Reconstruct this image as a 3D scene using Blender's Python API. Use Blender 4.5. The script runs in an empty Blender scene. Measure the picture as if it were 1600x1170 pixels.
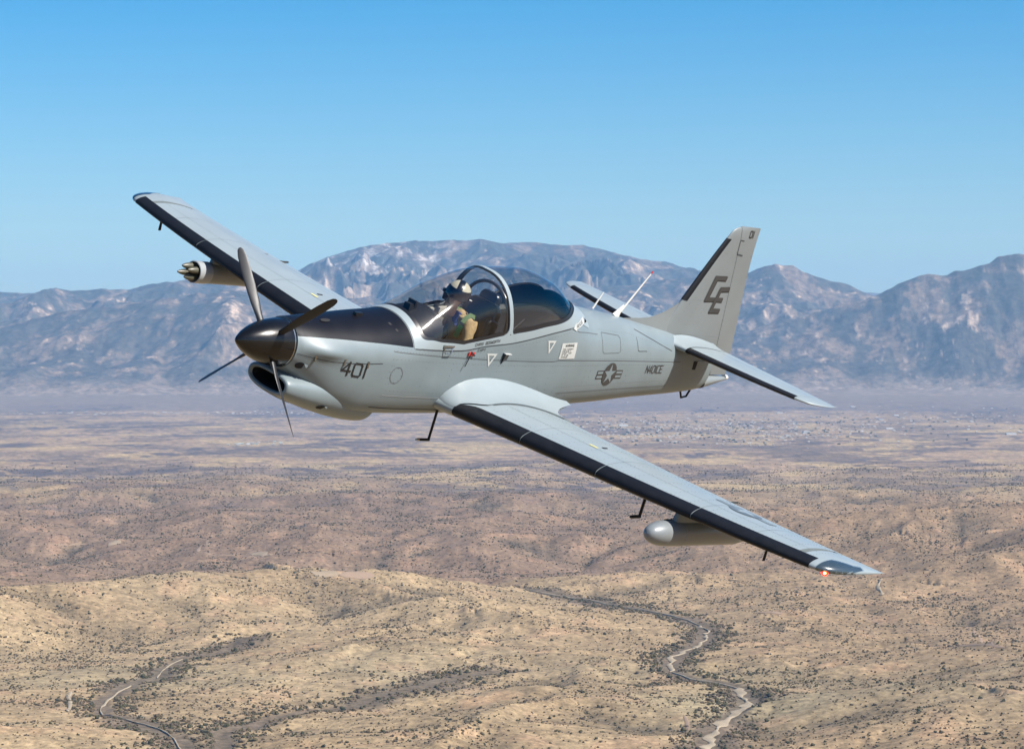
import bpy, bmesh, math, random
import numpy as np
from mathutils import Vector, Matrix
from mathutils.geometry import tessellate_polygon

random.seed(7)
sc = bpy.context.scene
COL = sc.collection

# ------------------------------------------------------------------ camera, sky, sun, exposure
cd = bpy.data.cameras.new('camera')
cam = bpy.data.objects.new('camera', cd)
COL.objects.link(cam)
cd.sensor_width = 36.0
cd.lens = 99.0
cd.clip_start = 0.5
cd.clip_end = 300000.0
PITCH = math.radians(-0.2)
cam.location = (0, 0, 0)
cam.rotation_euler = (math.radians(90) + PITCH, 0, 0)
sc.camera = cam
CW = Matrix.Rotation(math.radians(90) + PITCH, 3, 'X')     # camera axes to world

# the aircraft's attitude: columns = aft, port, up seen by the camera (right, down, forward)
RF = np.array([[0.63445575, 0.70895234, 0.30798128],
               [0.02829709, 0.37687404, -0.92583219],
               [0.77244105, -0.59611453, -0.21904861]])
TF = np.array([-2.90158, -0.36452, 29.5619])
def cam_to_world(v):
    return CW @ Vector((v[0], -v[1], -v[2]))
AX = [cam_to_world(RF[:, i]) for i in range(3)]
AM = Matrix((( -AX[0].x, AX[1].x, AX[2].x, 0), (-AX[0].y, AX[1].y, AX[2].y, 0),
             (-AX[0].z, AX[1].z, AX[2].z, 0), (0, 0, 0, 1)))
AM.translation = cam_to_world(TF)

SUN_A = (0.149, 0.425, 0.893)                               # towards the sun: aft, port, up
sun_dir = (AX[0] * SUN_A[0] + AX[1] * SUN_A[1] + AX[2] * SUN_A[2]).normalized()
sl = bpy.data.lights.new('sun', 'SUN')
sun = bpy.data.objects.new('sun', sl)
COL.objects.link(sun)
sl.energy = 5.0
sl.angle = math.radians(0.53)
sl.color = (1.0, 0.955, 0.89)
sun.rotation_euler = sun_dir.to_track_quat('Z', 'Y').to_euler()

world = bpy.data.worlds.new('World')
sc.world = world
world.use_nodes = True
wn = world.node_tree
wn.nodes.clear()
wo = wn.nodes.new('ShaderNodeOutputWorld')
wb = wn.nodes.new('ShaderNodeBackground')
sky = wn.nodes.new('ShaderNodeTexSky')
sky.sky_type = 'NISHITA'
sky.sun_disc = False
sky.sun_elevation = math.asin(sun_dir.z)
sky.sun_rotation = math.atan2(sun_dir.x, sun_dir.y)
sky.altitude = 1400
sky.air_density = 1.0
sky.dust_density = 3.0
sky.ozone_density = 2.2
wb.inputs['Strength'].default_value = 0.068
whs = wn.nodes.new('ShaderNodeHueSaturation')
whs.inputs['Saturation'].default_value = 1.74
wn.links.new(sky.outputs[0], whs.inputs['Color'])
wn.links.new(whs.outputs[0], wb.inputs['Color'])
wn.links.new(wb.outputs[0], wo.inputs['Surface'])

sc.view_settings.view_transform = 'Standard'
sc.view_settings.look = 'None'
sc.view_settings.exposure = 1.08
sc.view_settings.gamma = 1.0
sc.view_settings.use_curve_mapping = False

# ------------------------------------------------------------------ materials
ALB = 0.68          # base colours scaled down together, so shade stays deep at this exposure
def mat(name, col, rough=0.5, metal=0.0, coat=0.0, noise=0.0, nscale=3.0, bump=0.0, bscale=40.0, emit=None, estr=0.0, spec=0.5, col2=None):
    m = bpy.data.materials.new(name)
    m.use_nodes = True
    nt = m.node_tree
    b = nt.nodes['Principled BSDF']
    col = tuple(c * ALB for c in col)
    b.inputs['Base Color'].default_value = (*col, 1)
    b.inputs['Roughness'].default_value = rough
    b.inputs['Metallic'].default_value = metal
    b.inputs['Coat Weight'].default_value = coat
    b.inputs['Coat Roughness'].default_value = 0.12
    b.inputs['Specular IOR Level'].default_value = spec
    if emit:
        b.inputs['Emission Color'].default_value = (*emit, 1)
        b.inputs['Emission Strength'].default_value = estr
    if noise > 0:
        tc = nt.nodes.new('ShaderNodeTexCoord')
        n = nt.nodes.new('ShaderNodeTexNoise')
        n.inputs['Scale'].default_value = nscale
        n.inputs['Detail'].default_value = 7
        n.inputs['Roughness'].default_value = 0.62
        nt.links.new(tc.outputs['Object'], n.inputs['Vector'])
        mx = nt.nodes.new('ShaderNodeMix')
        mx.data_type = 'RGBA'
        c2 = col2 or tuple(c * (1 + noise) for c in col)
        c1 = tuple(c * (1 - noise) for c in col)
        mx.inputs['A'].default_value = (*c1, 1)
        mx.inputs['B'].default_value = (*c2, 1)
        mr = nt.nodes.new('ShaderNodeMapRange')
        mr.inputs['From Min'].default_value = 0.32
        mr.inputs['From Max'].default_value = 0.68
        nt.links.new(n.outputs['Fac'], mr.inputs['Value'])
        nt.links.new(mr.outputs[0], mx.inputs['Factor'])
        nt.links.new(mx.outputs['Result'], b.inputs['Base Color'])
        mr2 = nt.nodes.new('ShaderNodeMapRange')
        mr2.inputs['To Min'].default_value = max(0.02, rough - 0.07)
        mr2.inputs['To Max'].default_value = rough + 0.07
        nt.links.new(n.outputs['Fac'], mr2.inputs['Value'])
        nt.links.new(mr2.outputs[0], b.inputs['Roughness'])
    if bump > 0:
        tc = nt.nodes.new('ShaderNodeTexCoord')
        n = nt.nodes.new('ShaderNodeTexNoise')
        n.inputs['Scale'].default_value = bscale
        n.inputs['Detail'].default_value = 3
        nt.links.new(tc.outputs['Object'], n.inputs['Vector'])
        bp_ = nt.nodes.new('ShaderNodeBump')
        bp_.inputs['Strength'].default_value = bump
        bp_.inputs['Distance'].default_value = 0.01
        nt.links.new(n.outputs['Fac'], bp_.inputs['Height'])
        nt.links.new(bp_.outputs[0], b.inputs['Normal'])
    return m

M = {}
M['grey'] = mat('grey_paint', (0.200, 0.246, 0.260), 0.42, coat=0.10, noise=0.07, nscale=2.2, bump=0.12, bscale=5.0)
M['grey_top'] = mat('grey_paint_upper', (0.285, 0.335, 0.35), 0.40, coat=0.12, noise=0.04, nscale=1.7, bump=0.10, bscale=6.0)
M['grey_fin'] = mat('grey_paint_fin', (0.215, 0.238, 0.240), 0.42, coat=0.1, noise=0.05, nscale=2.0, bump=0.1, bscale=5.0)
M['black'] = mat('black_rubber_boot', (0.006, 0.007, 0.010), 0.5, spec=0.25, noise=0.2, nscale=6, bump=0.15, bscale=30)
M['glare'] = mat('antiglare_black', (0.006, 0.006, 0.009), 0.40, spec=0.20, noise=0.12, nscale=3, bump=0.1, bscale=6.0)
M['spinner'] = mat('dark_bronze_metal', (0.030, 0.029, 0.028), 0.25, metal=0.75, coat=0.3, noise=0.12, nscale=5)
M['blade'] = mat('propeller_black', (0.014, 0.014, 0.016), 0.5, noise=0.15, nscale=8)
M['seal'] = mat('black_seal', (0.012, 0.012, 0.014), 0.35)
M['line'] = mat('panel_gap', (0.05, 0.055, 0.06), 0.7)
M['rivet'] = mat('rivet_head', (0.15, 0.165, 0.175), 0.5)
M['joint'] = mat('wing_joint', (0.16, 0.185, 0.195), 0.6)
M['steel'] = mat('bare_steel', (0.55, 0.54, 0.5), 0.25, metal=1.0)
M['mark'] = mat('dark_grey_marking', (0.05, 0.049, 0.047), 0.5)
M['markblack'] = mat('black_marking', (0.015, 0.015, 0.016), 0.45)
M['markwing'] = mat('blue_grey_marking', (0.12, 0.15, 0.175), 0.45)
M['white'] = mat('white_marking', (0.52, 0.53, 0.50), 0.45)
M['whiteant'] = mat('white_antenna_paint', (0.80, 0.78, 0.70), 0.35)
M['red'] = mat('red_paint', (0.6, 0.04, 0.03), 0.4)
M['yellow'] = mat('yellow_marking', (0.75, 0.68, 0.25), 0.45)
M['cockpit'] = mat('cockpit_grey', (0.22, 0.21, 0.19), 0.55, noise=0.1)
M['sill'] = mat('cockpit_sill_cream', (0.5, 0.48, 0.42), 0.4)
M['interior_black'] = mat('cockpit_black', (0.014, 0.014, 0.015), 0.55, bump=0.2, bscale=25)
M['seat'] = mat('seat_black_leather', (0.012, 0.012, 0.013), 0.3, bump=0.2, bscale=20)
M['deep'] = mat('duct_black', (0.006, 0.006, 0.007), 0.8)
M['pod'] = mat('pod_grey', (0.22, 0.238, 0.245), 0.36, coat=0.2, noise=0.05, nscale=4)
M['podring'] = mat('pod_silver_ring', (0.36, 0.38, 0.39), 0.3, coat=0.2)
M['olive'] = mat('olive_rocket', (0.10, 0.095, 0.062), 0.4)
M['redlamp'] = mat('red_lamp', (0.6, 0.02, 0.01), 0.3, emit=(1.0, 0.02, 0.015), estr=3.0)
M['lampcore'] = mat('lamp_core', (1, 0.6, 0.1), 0.3, emit=(1.0, 0.5, 0.08), estr=12.0)
M['suit'] = mat('tan_flight_suit', (0.46, 0.32, 0.15), 0.85, noise=0.22, nscale=14, bump=0.9, bscale=16)
M['skin'] = mat('skin', (0.52, 0.27, 0.19), 0.5)
M['lips'] = mat('lips', (0.36, 0.13, 0.10), 0.5)
M['helmet'] = mat('helmet_cream', (0.62, 0.57, 0.42), 0.3, coat=0.3)
M['helmet_black'] = mat('helmet_black', (0.012, 0.013, 0.015), 0.3, coat=0.2)
M['visor'] = mat('visor_black', (0.006, 0.006, 0.008), 0.06, coat=0.6)
M['glove'] = mat('green_glove', (0.10, 0.12, 0.08), 0.8)
M['webgreen'] = mat('green_webbing', (0.10, 0.16, 0.045), 0.8)
M['buckgreen'] = mat('green_buckle', (0.0, 0.20, 0.06), 0.4)
M['patch'] = mat('blue_patch', (0.015, 0.025, 0.16), 0.8)
M['scarf'] = mat('blue_scarf', (0.02, 0.04, 0.22), 0.8)

def glass_mat(name, tint, gloss=0.03, refl=1.0):
    m = bpy.data.materials.new(name)
    m.use_nodes = True
    nt = m.node_tree
    nt.nodes.clear()
    o = nt.nodes.new('ShaderNodeOutputMaterial')
    tr = nt.nodes.new('ShaderNodeBsdfTransparent')
    tr.inputs['Color'].default_value = (*tint, 1)
    gl = nt.nodes.new('ShaderNodeBsdfGlossy')
    gl.inputs['Roughness'].default_value = gloss
    gl.inputs['Color'].default_value = (refl, refl, refl, 1)
    fr = nt.nodes.new('ShaderNodeFresnel')
    gm = nt.nodes.new('ShaderNodeNewGeometry')
    ir = nt.nodes.new('ShaderNodeMapRange')          # a thin pane reflects alike from both sides
    ir.inputs['To Min'].default_value = 1.5
    ir.inputs['To Max'].default_value = 1 / 1.5
    nt.links.new(gm.outputs['Backfacing'], ir.inputs['Value'])
    nt.links.new(ir.outputs[0], fr.inputs['IOR'])
    mx = nt.nodes.new('ShaderNodeMixShader')
    nt.links.new(fr.outputs[0], mx.inputs[0])
    nt.links.new(tr.outputs[0], mx.inputs[1])
    nt.links.new(gl.outputs[0], mx.inputs[2])
    nt.links.new(mx.outputs[0], o.inputs['Surface'])
    return m
M['glass'] = glass_mat('tinted_canopy_glass', (0.83, 0.83, 0.82), 0.06)
M['lens'] = glass_mat('clear_lens', (0.80, 0.83, 0.85), 0.02)

# ------------------------------------------------------------------ helpers
def A(p):
    return Vector((-p[0], p[1], p[2]))

class MB:
    """collects vertices and faces, built as one mesh object; points are aircraft points (aft, port, up)"""
    def __init__(s):
        s.v = []; s.f = []
    def add(s, p):
        s.v.append(tuple(p)); return len(s.v) - 1
    def grid(s, P, cu=False, cv=False):
        nu, nv = len(P), len(P[0])
        b = len(s.v)
        for r in P: s.v.extend(tuple(q) for q in r)
        for i in range(nu if cu else nu - 1):
            for j in range(nv if cv else nv - 1):
                i2, j2 = (i + 1) % nu, (j + 1) % nv
                s.f.append((b + i * nv + j, b + i2 * nv + j, b + i2 * nv + j2, b + i * nv + j2))
        return s
    def fan(s, ring):
        b = len(s.v); s.v.extend(tuple(q) for q in ring)
        c = tuple(sum(q[k] for q in ring) / len(ring) for k in range(3))
        s.v.append(c); n = len(ring)
        for i in range(n): s.f.append((b + i, b + (i + 1) % n, b + n))
        return s
    def poly(s, pts3, tri2):
        """polygon triangulated in its 2-D form and lifted"""
        b = len(s.v); s.v.extend(tuple(q) for q in pts3)
        for t in tessellate_polygon([[Vector((q[0], q[1], 0)) for q in tri2]]):
            s.f.append(tuple(b + k for k in t))
        return s
    def box(s, c, d, R=None):
        b = len(s.v)
        for sx in (-1, 1):
            for sy in (-1, 1):
                for sz in (-1, 1):
                    q = Vector((sx * d[0] / 2, sy * d[1] / 2, sz * d[2] / 2))
                    if R is not None: q = R @ q
                    s.v.append((c[0] + q.x, c[1] + q.y, c[2] + q.z))
        for f in ((0, 1, 3, 2), (4, 6, 7, 5), (0, 4, 5, 1), (2, 3, 7, 6), (0, 2, 6, 4), (1, 5, 7, 3)):
            s.f.append(tuple(b + k for k in f))
        return s
    def tube(s, pts, rad, n=10, cap=True, squash=None):
        pts = [Vector(p) for p in pts]
        if not hasattr(rad, '__len__'): rad = [rad] * len(pts)
        rings = []
        up = None
        for i, p in enumerate(pts):
            t = (pts[min(i + 1, len(pts) - 1)] - pts[max(i - 1, 0)]).normalized()
            if up is None:
                up = Vector((0, 0, 1)) if abs(t.z) < 0.9 else Vector((1, 0, 0))
            a = t.cross(up).normalized(); b2 = a.cross(t).normalized()
            up = b2
            k1, k2 = (1, 1) if squash is None else squash
            rings.append([p + a * (math.cos(2 * math.pi * k / n) * rad[i] * k1) + b2 * (math.sin(2 * math.pi * k / n) * rad[i] * k2) for k in range(n)])
        s.grid(rings, cv=True)
        if cap:
            s.fan(rings[0]); s.fan(rings[-1])
        return s
    def build(s, name, m, parent=None, smooth=40, raw=False, origin=(0, 0, 0)):
        me = bpy.data.meshes.new(name)
        o = Vector(origin)
        vv = [tuple((A(p) if not raw else Vector(p)) - (A(o) if not raw else o)) for p in s.v]
        me.from_pydata(vv, [], s.f)
        bm = bmesh.new(); bm.from_mesh(me)
        bmesh.ops.remove_doubles(bm, verts=bm.verts, dist=1e-5)
        bmesh.ops.recalc_face_normals(bm, faces=bm.faces)
        bm.to_mesh(me); bm.free()
        if smooth:
            me.polygons.foreach_set('use_smooth', [True] * len(me.polygons))
            me.set_sharp_from_angle(angle=math.radians(smooth))
        ms = m if isinstance(m, (list, tuple)) else [m]
        for k in ms: me.materials.append(k)
        ob = bpy.data.objects.new(name, me)
        COL.objects.link(ob)
        if parent is not None: ob.parent = parent
        return ob

def empty(name, label, cat, group=None, matrix=None):
    o = bpy.data.objects.new(name, None)
    COL.objects.link(o)
    o['label'] = label; o['category'] = cat
    if group: o['group'] = group
    if matrix is not None: o.matrix_world = matrix
    return o

def pch(xs, ys):
    """monotone cubic interpolation"""
    xs = np.array(xs, float); ys = np.array(ys, float)
    h = np.diff(xs); d = np.diff(ys) / h
    m = np.zeros(len(xs)); m[0] = d[0]; m[-1] = d[-1]
    for i in range(1, len(xs) - 1):
        if d[i - 1] * d[i] > 0:
            w1 = 2 * h[i] + h[i - 1]; w2 = h[i] + 2 * h[i - 1]
            m[i] = (w1 + w2) / (w1 / d[i - 1] + w2 / d[i])
    def f(x):
        x = min(max(x, xs[0]), xs[-1])
        i = min(int(np.searchsorted(xs, x, side='right')) - 1, len(xs) - 2)
        t = (x - xs[i]) / h[i]
        return float((2 * t**3 - 3 * t**2 + 1) * ys[i] + (t**3 - 2 * t**2 + t) * h[i] * m[i] + (-2 * t**3 + 3 * t**2) * ys[i + 1] + (t**3 - t**2) * h[i] * m[i + 1])
    return f

# ------------------------------------------------------------------ fuselage form: stations along the aft axis
X0, XC0, XC1, XE = 0.66, 2.255, 5.42, 8.42
zt_front = pch([0.66, 0.86, 1.33, 1.82, 2.10, 2.24], [0.277, 0.290, 0.330, 0.384, 0.412, 0.430])
zt_can = pch([2.24, 2.34, 2.60, 2.98, 3.65, 4.29, 4.75, 5.08, 5.25, 5.42], [0.430, 0.470, 0.627, 0.835, 1.022, 1.058, 0.965, 0.800, 0.718, 0.650])
zt_rear = pch([5.42, 6.12, 6.82, 7.45, 8.0, 8.42], [0.650, 0.588, 0.498, 0.42, 0.36, 0.33])
def ztop(x):
    return zt_front(x) if x < 2.24 else (zt_can(x) if x < XC1 else zt_rear(x))
zbot = pch([0.66, 0.9, 1.3, 1.7, 2.1, 3.8, 5.0, 6.1, 6.8, 7.7, 8.2, 8.42], [-0.27, -0.44, -0.645, -0.69, -0.690, -0.650, -0.560, -0.493, -0.440, -0.385, -0.345, -0.315])
wid = pch([0.66, 1.0, 1.35, 1.7, 2.1, 2.7, 3.6, 4.2, 4.8, 5.42, 6.1, 6.8, 7.5, 8.1, 8.42], [0.272, 0.375, 0.447, 0.494, 0.517, 0.522, 0.536, 0.527, 0.504, 0.447, 0.393, 0.323, 0.262, 0.20, 0.15])
zmid = pch([0.66, 1.3, 2.08, 3.0, 4.0, 5.0, 6.0, 8.42], [0.0, -0.02, 0.0, 0.09, 0.12, 0.10, 0.05, 0.0])
pexp = pch([0.66, 0.95, 1.35, 1.7, 5.0, 6.5, 8.42], [2.0, 2.15, 3.0, 3.7, 3.6, 3.2, 2.4])
qexp = pch([0.66, 1.2, 2.08, 2.7, 3.6, 4.8, 5.4, 6.5, 8.42], [2.0, 2.0, 2.0, 2.11, 2.32, 2.25, 2.0, 2.1, 2.2])
zsill = pch([2.255, 2.63, 3.0, 3.39, 3.83, 4.63, 4.94, 5.42], [0.178, 0.186, 0.201, 0.272, 0.325, 0.474, 0.517, 0.55])

def side_y(x, z):
    w, zm = wid(x), zmid(x)
    if z >= zm:
        q = qexp(x); t = min(1.0, (z - zm) / (ztop(x) - zm))
        return w * max(0.0, 1 - t ** q) ** (1 / q)
    p = pexp(x); t = min(1.0, (zm - z) / (zm - zbot(x)))
    return w * max(0.0, 1 - t ** p) ** (1 / p)

def sec(x, a, off=0.0):
    """a in degrees, -90 belly .. 0 side .. 90 crown (port); returns the point, pushed outward by off"""
    w, zm = wid(x), zmid(x)
    r = math.radians(a); c, s_ = max(0.0, math.cos(r)), math.sin(r)
    if a >= 0:
        q = qexp(x); y = w * c ** (2 / q); z = zm + (ztop(x) - zm) * s_ ** (2 / q)
    else:
        p = pexp(x); y = w * c ** (2 / p); z = zm - (zm - zbot(x)) * (-s_) ** (2 / p)
    # rounded cheek of the cowl in front of the number
    if 0.7 < x < 1.9:
        g = math.exp(-((x - 1.02) / 0.26) ** 2 - ((z - 0.055) / 0.085) ** 2)
        y += 0.055 * g
    if off:
        n = Vector((0, c ** (2 - 1.0) + 1e-6, s_))
        n.normalize()
        y += off * n.y; z += off * n.z
    return (x, y, z)

def ang_of_z(x, z):
    w, zm = wid(x), zmid(x)
    if z >= zm:
        q = qexp(x); t = min(1.0, max(0.0, (z - zm) / (ztop(x) - zm)))
        return math.degrees(math.asin(min(1, t ** (q / 2))))
    p = pexp(x); t = min(1.0, max(0.0, (zm - z) / (zm - zbot(x))))
    return -math.degrees(math.asin(min(1, t ** (p / 2))))

dlt = pch([0.66, 1.0, 1.35, 1.7, 2.1, 2.7, 3.6, 4.2, 4.8, 5.42, 6.1, 6.8, 7.5], [0.0, 0.045, 0.083, 0.116, 0.148, 0.158, 0.134, 0.118, 0.086, 0.063, 0.027, 0.022, 0.01])
def surf(x, z, off=0.003):
    d = dlt(x)
    return rsurf(x + 1.2 * d, z - 0.35 * d, off)
def rsurf(x, z, off=0.003):
    return sec(x, ang_of_z(x, z), off)

def mir(p): return (p[0], -p[1], p[2])

AC = empty('aircraft', 'grey military turboprop trainer banking low over the desert', 'aircraft', matrix=AM)

def full_section(x, a1, a0=-90, n=44, off=0.0):
    port = [sec(x, a0 + (a1 - a0) * k / n, off) for k in range(n + 1)]
    return port
def halves(xs, a1f, n=44, a0=-90, off=0.0):
    mb = MB()
    P = [full_section(x, a1f(x), a0, n, off) for x in xs]
    mb.grid(P); mb.grid([[mir(q) for q in r] for r in P])
    return mb

fus = MB()
def add_body(xs, a1f, n=44):
    P = [full_section(x, a1f(x), -90, n) for x in xs]
    fus.grid(P); fus.grid([[mir(q) for q in r] for r in P])
lin = lambda a, b, n: [a + (b - a) * k / n for k in range(n + 1)]
add_body(lin(X0, XC0, 60), lambda x: 90)
add_body(lin(XC0, XC1, 110), lambda x: ang_of_z(x, zsill(x)))
add_body(lin(XC1, XE, 70), lambda x: 90)
fr = full_section(X0, 90)
fus.fan(fr + [mir(q) for q in fr[::-1]][1:-1])
fr = full_section(XE, 90)
fus.fan(fr + [mir(q) for q in fr[::-1]][1:-1])
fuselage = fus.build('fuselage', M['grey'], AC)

# black anti-glare panel on the upper cowl
edge = pch([0.66, 0.94, 1.32, 1.80, 2.25], [0.160, 0.178, 0.191, 0.197, 0.188])
mb = MB()
P = []
for x in lin(0.662, 2.244, 60):
    a0 = ang_of_z(x, edge(x))
    P.append([sec(x, a0 + (90 - a0) * k / 30, 0.004) for k in range(31)])
mb.grid(P); mb.grid([[mir(q) for q in r] for r in P])
glarep = mb.build('antiglare_panel', M['glare'], AC)
# its recessed inspection cover, slot and scoops
def patch(name, m, parent, pts, off=0.006, both=False):
    """closed outline of (x, z) laid on the port side"""
    b = MB()
    b.poly([surf(x, z, off) for x, z in pts], pts)
    return b.build(name, m, parent, smooth=0)
def strip_mb(b, pts, width, off=0.004, f=surf):
    """thin strip along a polyline of (x, z) on the port side"""
    L, R_ = [], []
    dense = []
    for i in range(len(pts) - 1):
        n = max(1, int(math.hypot(pts[i + 1][0] - pts[i][0], pts[i + 1][1] - pts[i][1]) / 0.05))
        for k in range(n): dense.append((pts[i][0] + (pts[i + 1][0] - pts[i][0]) * k / n, pts[i][1] + (pts[i + 1][1] - pts[i][1]) * k / n))
    dense.append(pts[-1])
    for i, p in enumerate(dense):
        a, c = dense[max(i - 1, 0)], dense[min(i + 1, len(dense) - 1)]
        dx, dz = c[0] - a[0], c[1] - a[1]; l = math.hypot(dx, dz) or 1
        nx, nz = -dz / l * width / 2, dx / l * width / 2
        L.append(f(p[0] + nx, p[1] + nz, off)); R_.append(f(p[0] - nx, p[1] - nz, off))
    b.grid([L, R_])
    return b

# spinner
spx = [0.0, 0.004, 0.015, 0.04, 0.08, 0.14, 0.22, 0.31, 0.41, 0.51, 0.60, 0.635]
spr = [0.0, 0.014, 0.028, 0.052, 0.083, 0.124, 0.166, 0.203, 0.232, 0.252, 0.262, 0.264]
f_sp = pch(spx, spr)
mb = MB()
xs = [0.0, 0.002, 0.006, 0.012, 0.022] + lin(0.035, 0.635, 26)
mb.grid([[(x, f_sp(x) * math.cos(2 * math.pi * k / 48), f_sp(x) * math.sin(2 * math.pi * k / 48)) for k in range(48)] for x in xs], cv=True)
mb.fan([(0.635, 0.264 * math.cos(2 * math.pi * k / 48), 0.264 * math.sin(2 * math.pi * k / 48)) for k in range(48)])
spin = mb.build('spinner', M['spinner'], AC)
mb = MB()
mb.grid([[(x, r * math.cos(2 * math.pi * k / 48), r * math.sin(2 * math.pi * k / 48)) for k in range(48)] for x, r in ((0.625, 0.2665), (0.640, 0.2675), (0.640, 0.25))], cv=True)
mb.build('backplate_rim', M['steel'], spin)
mb = MB()
mb.tube([(0.64, 0, 0), (0.665, 0, 0)], [0.235, 0.235], 32)
mb.build('hub_shadow_gap', M['seal'], AC)

# propeller: four slim blades at rest
def blade(phi):
    u = Vector((0, math.cos(phi), math.sin(phi)))
    t = Vector((0, -math.sin(phi), math.cos(phi)))        # direction of travel: up on the port side
    b = MB(); rings = []
    for r, c, th, pitch in ((0.20, 0.07, 0.065, 72), (0.30, 0.08, 0.045, 68), (0.45, 0.105, 0.024, 63), (0.65, 0.115, 0.016, 58), (0.85, 0.11, 0.012, 54), (1.0, 0.095, 0.009, 51), (1.07, 0.065, 0.006, 50), (1.095, 0.025, 0.004, 50)):
        pr = math.radians(pitch)
        cdir = t * math.cos(pr) + Vector((-1, 0, 0)) * math.sin(pr)
        nd = u.cross(cdir).normalized()
        ctr = Vector((0.46, 0, 0)) + u * r
        ring = []
        for k in range(16):
            a = 2 * math.pi * k / 16
            ring.append(ctr + cdir * (c / 2 * math.cos(a)) + nd * (th / 2 * math.sin(a)))
        rings.append(ring)
    b.grid(rings, cv=True); b.fan(rings[0]); b.fan(rings[-1])
    o = b.build('propeller_blade', M['blade'], AC)
    return o
for k in range(4):
    bl = blade(math.radians(135 + 90 * k))

# ------------------------------------------------------------------ chin intake and oil cooler duct
def chin_ring(x, n=48):
    w = pch([0.60, 0.68, 0.9, 1.3, 1.6, 1.9, 2.16], [0.30, 0.325, 0.355, 0.385, 0.395, 0.385, 0.35])(x)
    zt = pch([0.60, 0.68, 0.9, 1.3, 1.8, 2.16], [-0.335, -0.30, -0.285, -0.26, -0.24, -0.24])(x)
    zb = pch([0.60, 0.68, 0.9, 1.3, 1.8, 2.05, 2.16], [-0.53, -0.565, -0.635, -0.735, -0.825, -0.845, -0.84])(x)
    p = pch([0.6, 1.0, 1.6, 2.16], [2.6, 2.4, 2.2, 2.0])(x)
    out = []
    for k in range(n):
        a = 2 * math.pi * k / n
        c, s_ = math.cos(a), math.sin(a)
        y = w * math.copysign(abs(c) ** (2 / p), c)
        z = (zt + zb) / 2 + (zt - zb) / 2 * math.copysign(abs(s_) ** (2 / p), s_)
        z += 0.035 * (y / w) ** 2 * (1 if x < 1.2 else max(0, 1 - (x - 1.2) / 0.8)) * 0.3
        out.append((x, y, z))
    return out
mb = MB()
def shrink(r, k, dx, kz=None):
    kz = kz or k
    cy = sum(q[1] for q in r) / len(r); cz = sum(q[2] for q in r) / len(r)
    return [(q[0] + dx, cy + (q[1] - cy) * k, cz + (q[2] - cz) * kz) for q in r]
xs = lin(0.68, 2.07, 44)
rings = [shrink(chin_ring(0.68), 0.955, -0.03, 0.90), shrink(chin_ring(0.68), 0.985, -0.018, 0.965)] + [chin_ring(x) for x in xs]
lip = [shrink(chin_ring(0.68), 0.915, -0.036, 0.82), shrink(chin_ring(0.68), 0.86, -0.034, 0.70), shrink(chin_ring(0.68), 0.81, -0.012, 0.60)]
mb.grid(lip[::-1] + rings, cv=True)
chin = mb.build('chin_intake', M['grey'], AC)
mb = MB()
duct = [lip[-1], shrink(lip[-1], 0.97, 0.08, 0.93), shrink(lip[-1], 0.9, 0.35, 0.85)]
mb.grid(duct, cv=True); mb.fan(duct[-1])
mb.build('intake_duct', M['deep'], chin)
# outlet lip under the belly
mb = MB()
rr = chin_ring(2.07)
mb.grid([rr, shrink(rr, 0.93, 0.03, 0.93), shrink(rr, 0.90, -0.06, 0.88)], cv=True)
mb.fan(shrink(rr, 0.90, -0.06, 0.88))
mb.build('outlet_lip', M['interior_black'], chin)
# lower slot under the mouth
mb = MB()
P = []
for x in lin(0.72, 1.05, 10):
    r = chin_ring(x)
    idx = range(34, 39)
    P.append([(x, r[k][1], r[k][2] - 0.004) for k in idx])
mb.grid(P)
mb.build('lower_vent', M['deep'], chin)
def chin_side(x, z, off=0.004):
    r = chin_ring(x, 96)
    best = min((abs(q[2] - z), q) for q in r if q[1] > 0.0 )[1]
    return (x, best[1] + off, z)

# ------------------------------------------------------------------ wings
DIH = 0.056
def zwing(y): return -0.44 + DIH * (y - 0.71)
xle = pch([0.4, 0.71, 5.5, 5.60, 5.68, 5.735, 5.77, 5.785], [2.87, 2.90, 3.33, 3.37, 3.46, 3.62, 3.86, 4.20])
xte = pch([0.4, 0.71, 5.5, 5.70, 5.785], [4.80, 4.75, 4.36, 4.36, 4.37])
def thick(y): return 0.155 - 0.022 * (y - 0.7) / 4.8
def afoil(xc):
    return 5 * (0.2969 * math.sqrt(max(xc, 0)) - 0.126 * xc - 0.3516 * xc**2 + 0.2843 * xc**3 - 0.1015 * xc**4)
def wpt(y, xc, side, off=0.0, tm=1.0):
    """side +1 upper, -1 lower"""
    a, b = xle(y), xte(y); c = b - a
    t = afoil(xc) * thick(y) * c * tm
    if y > 5.5: t *= max(0.12, math.sqrt(max(0, 1 - ((y - 5.5) / 0.30) ** 2)))
    camb = 0.022 * c * 4 * xc * (1 - xc)
    up = 1.08 if side > 0 else 0.92
    z = zwing(y) + camb + side * (t * up + off) - 0.012 * c * xc
    return (a + c * xc - (off * 1.2 if xc < 0.03 else 0) * (1 - xc / 0.03 if xc < 0.03 else 0), y, z)
def cosd(n, a=0.0, b=1.0):
    return [a + (b - a) * (1 - math.cos(math.pi / 2 * k / n)) for k in range(n + 1)]
def ring_section(y, x0, x1, n=26, off=0.0, close=True):
    """closed loop from x1 upper to x0 and back along the lower side"""
    xc = [x0 + (x1 - x0) * (1 - math.cos(math.pi / 2 * k / n)) for k in range(n + 1)]
    up = [wpt(y, x, 1, off) for x in xc[::-1]]
    lo = [wpt(y, x, -1, off) for x in xc[1:]]
    return up + lo
YS = lin(0.3, 5.5, 42) + [5.55, 5.60, 5.64, 5.68, 5.705, 5.73, 5.75, 5.765, 5.778, 5.785]
def side(p, s): return (p[0], p[1] * s, p[2])
wings = {}
HING = 0.76
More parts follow.
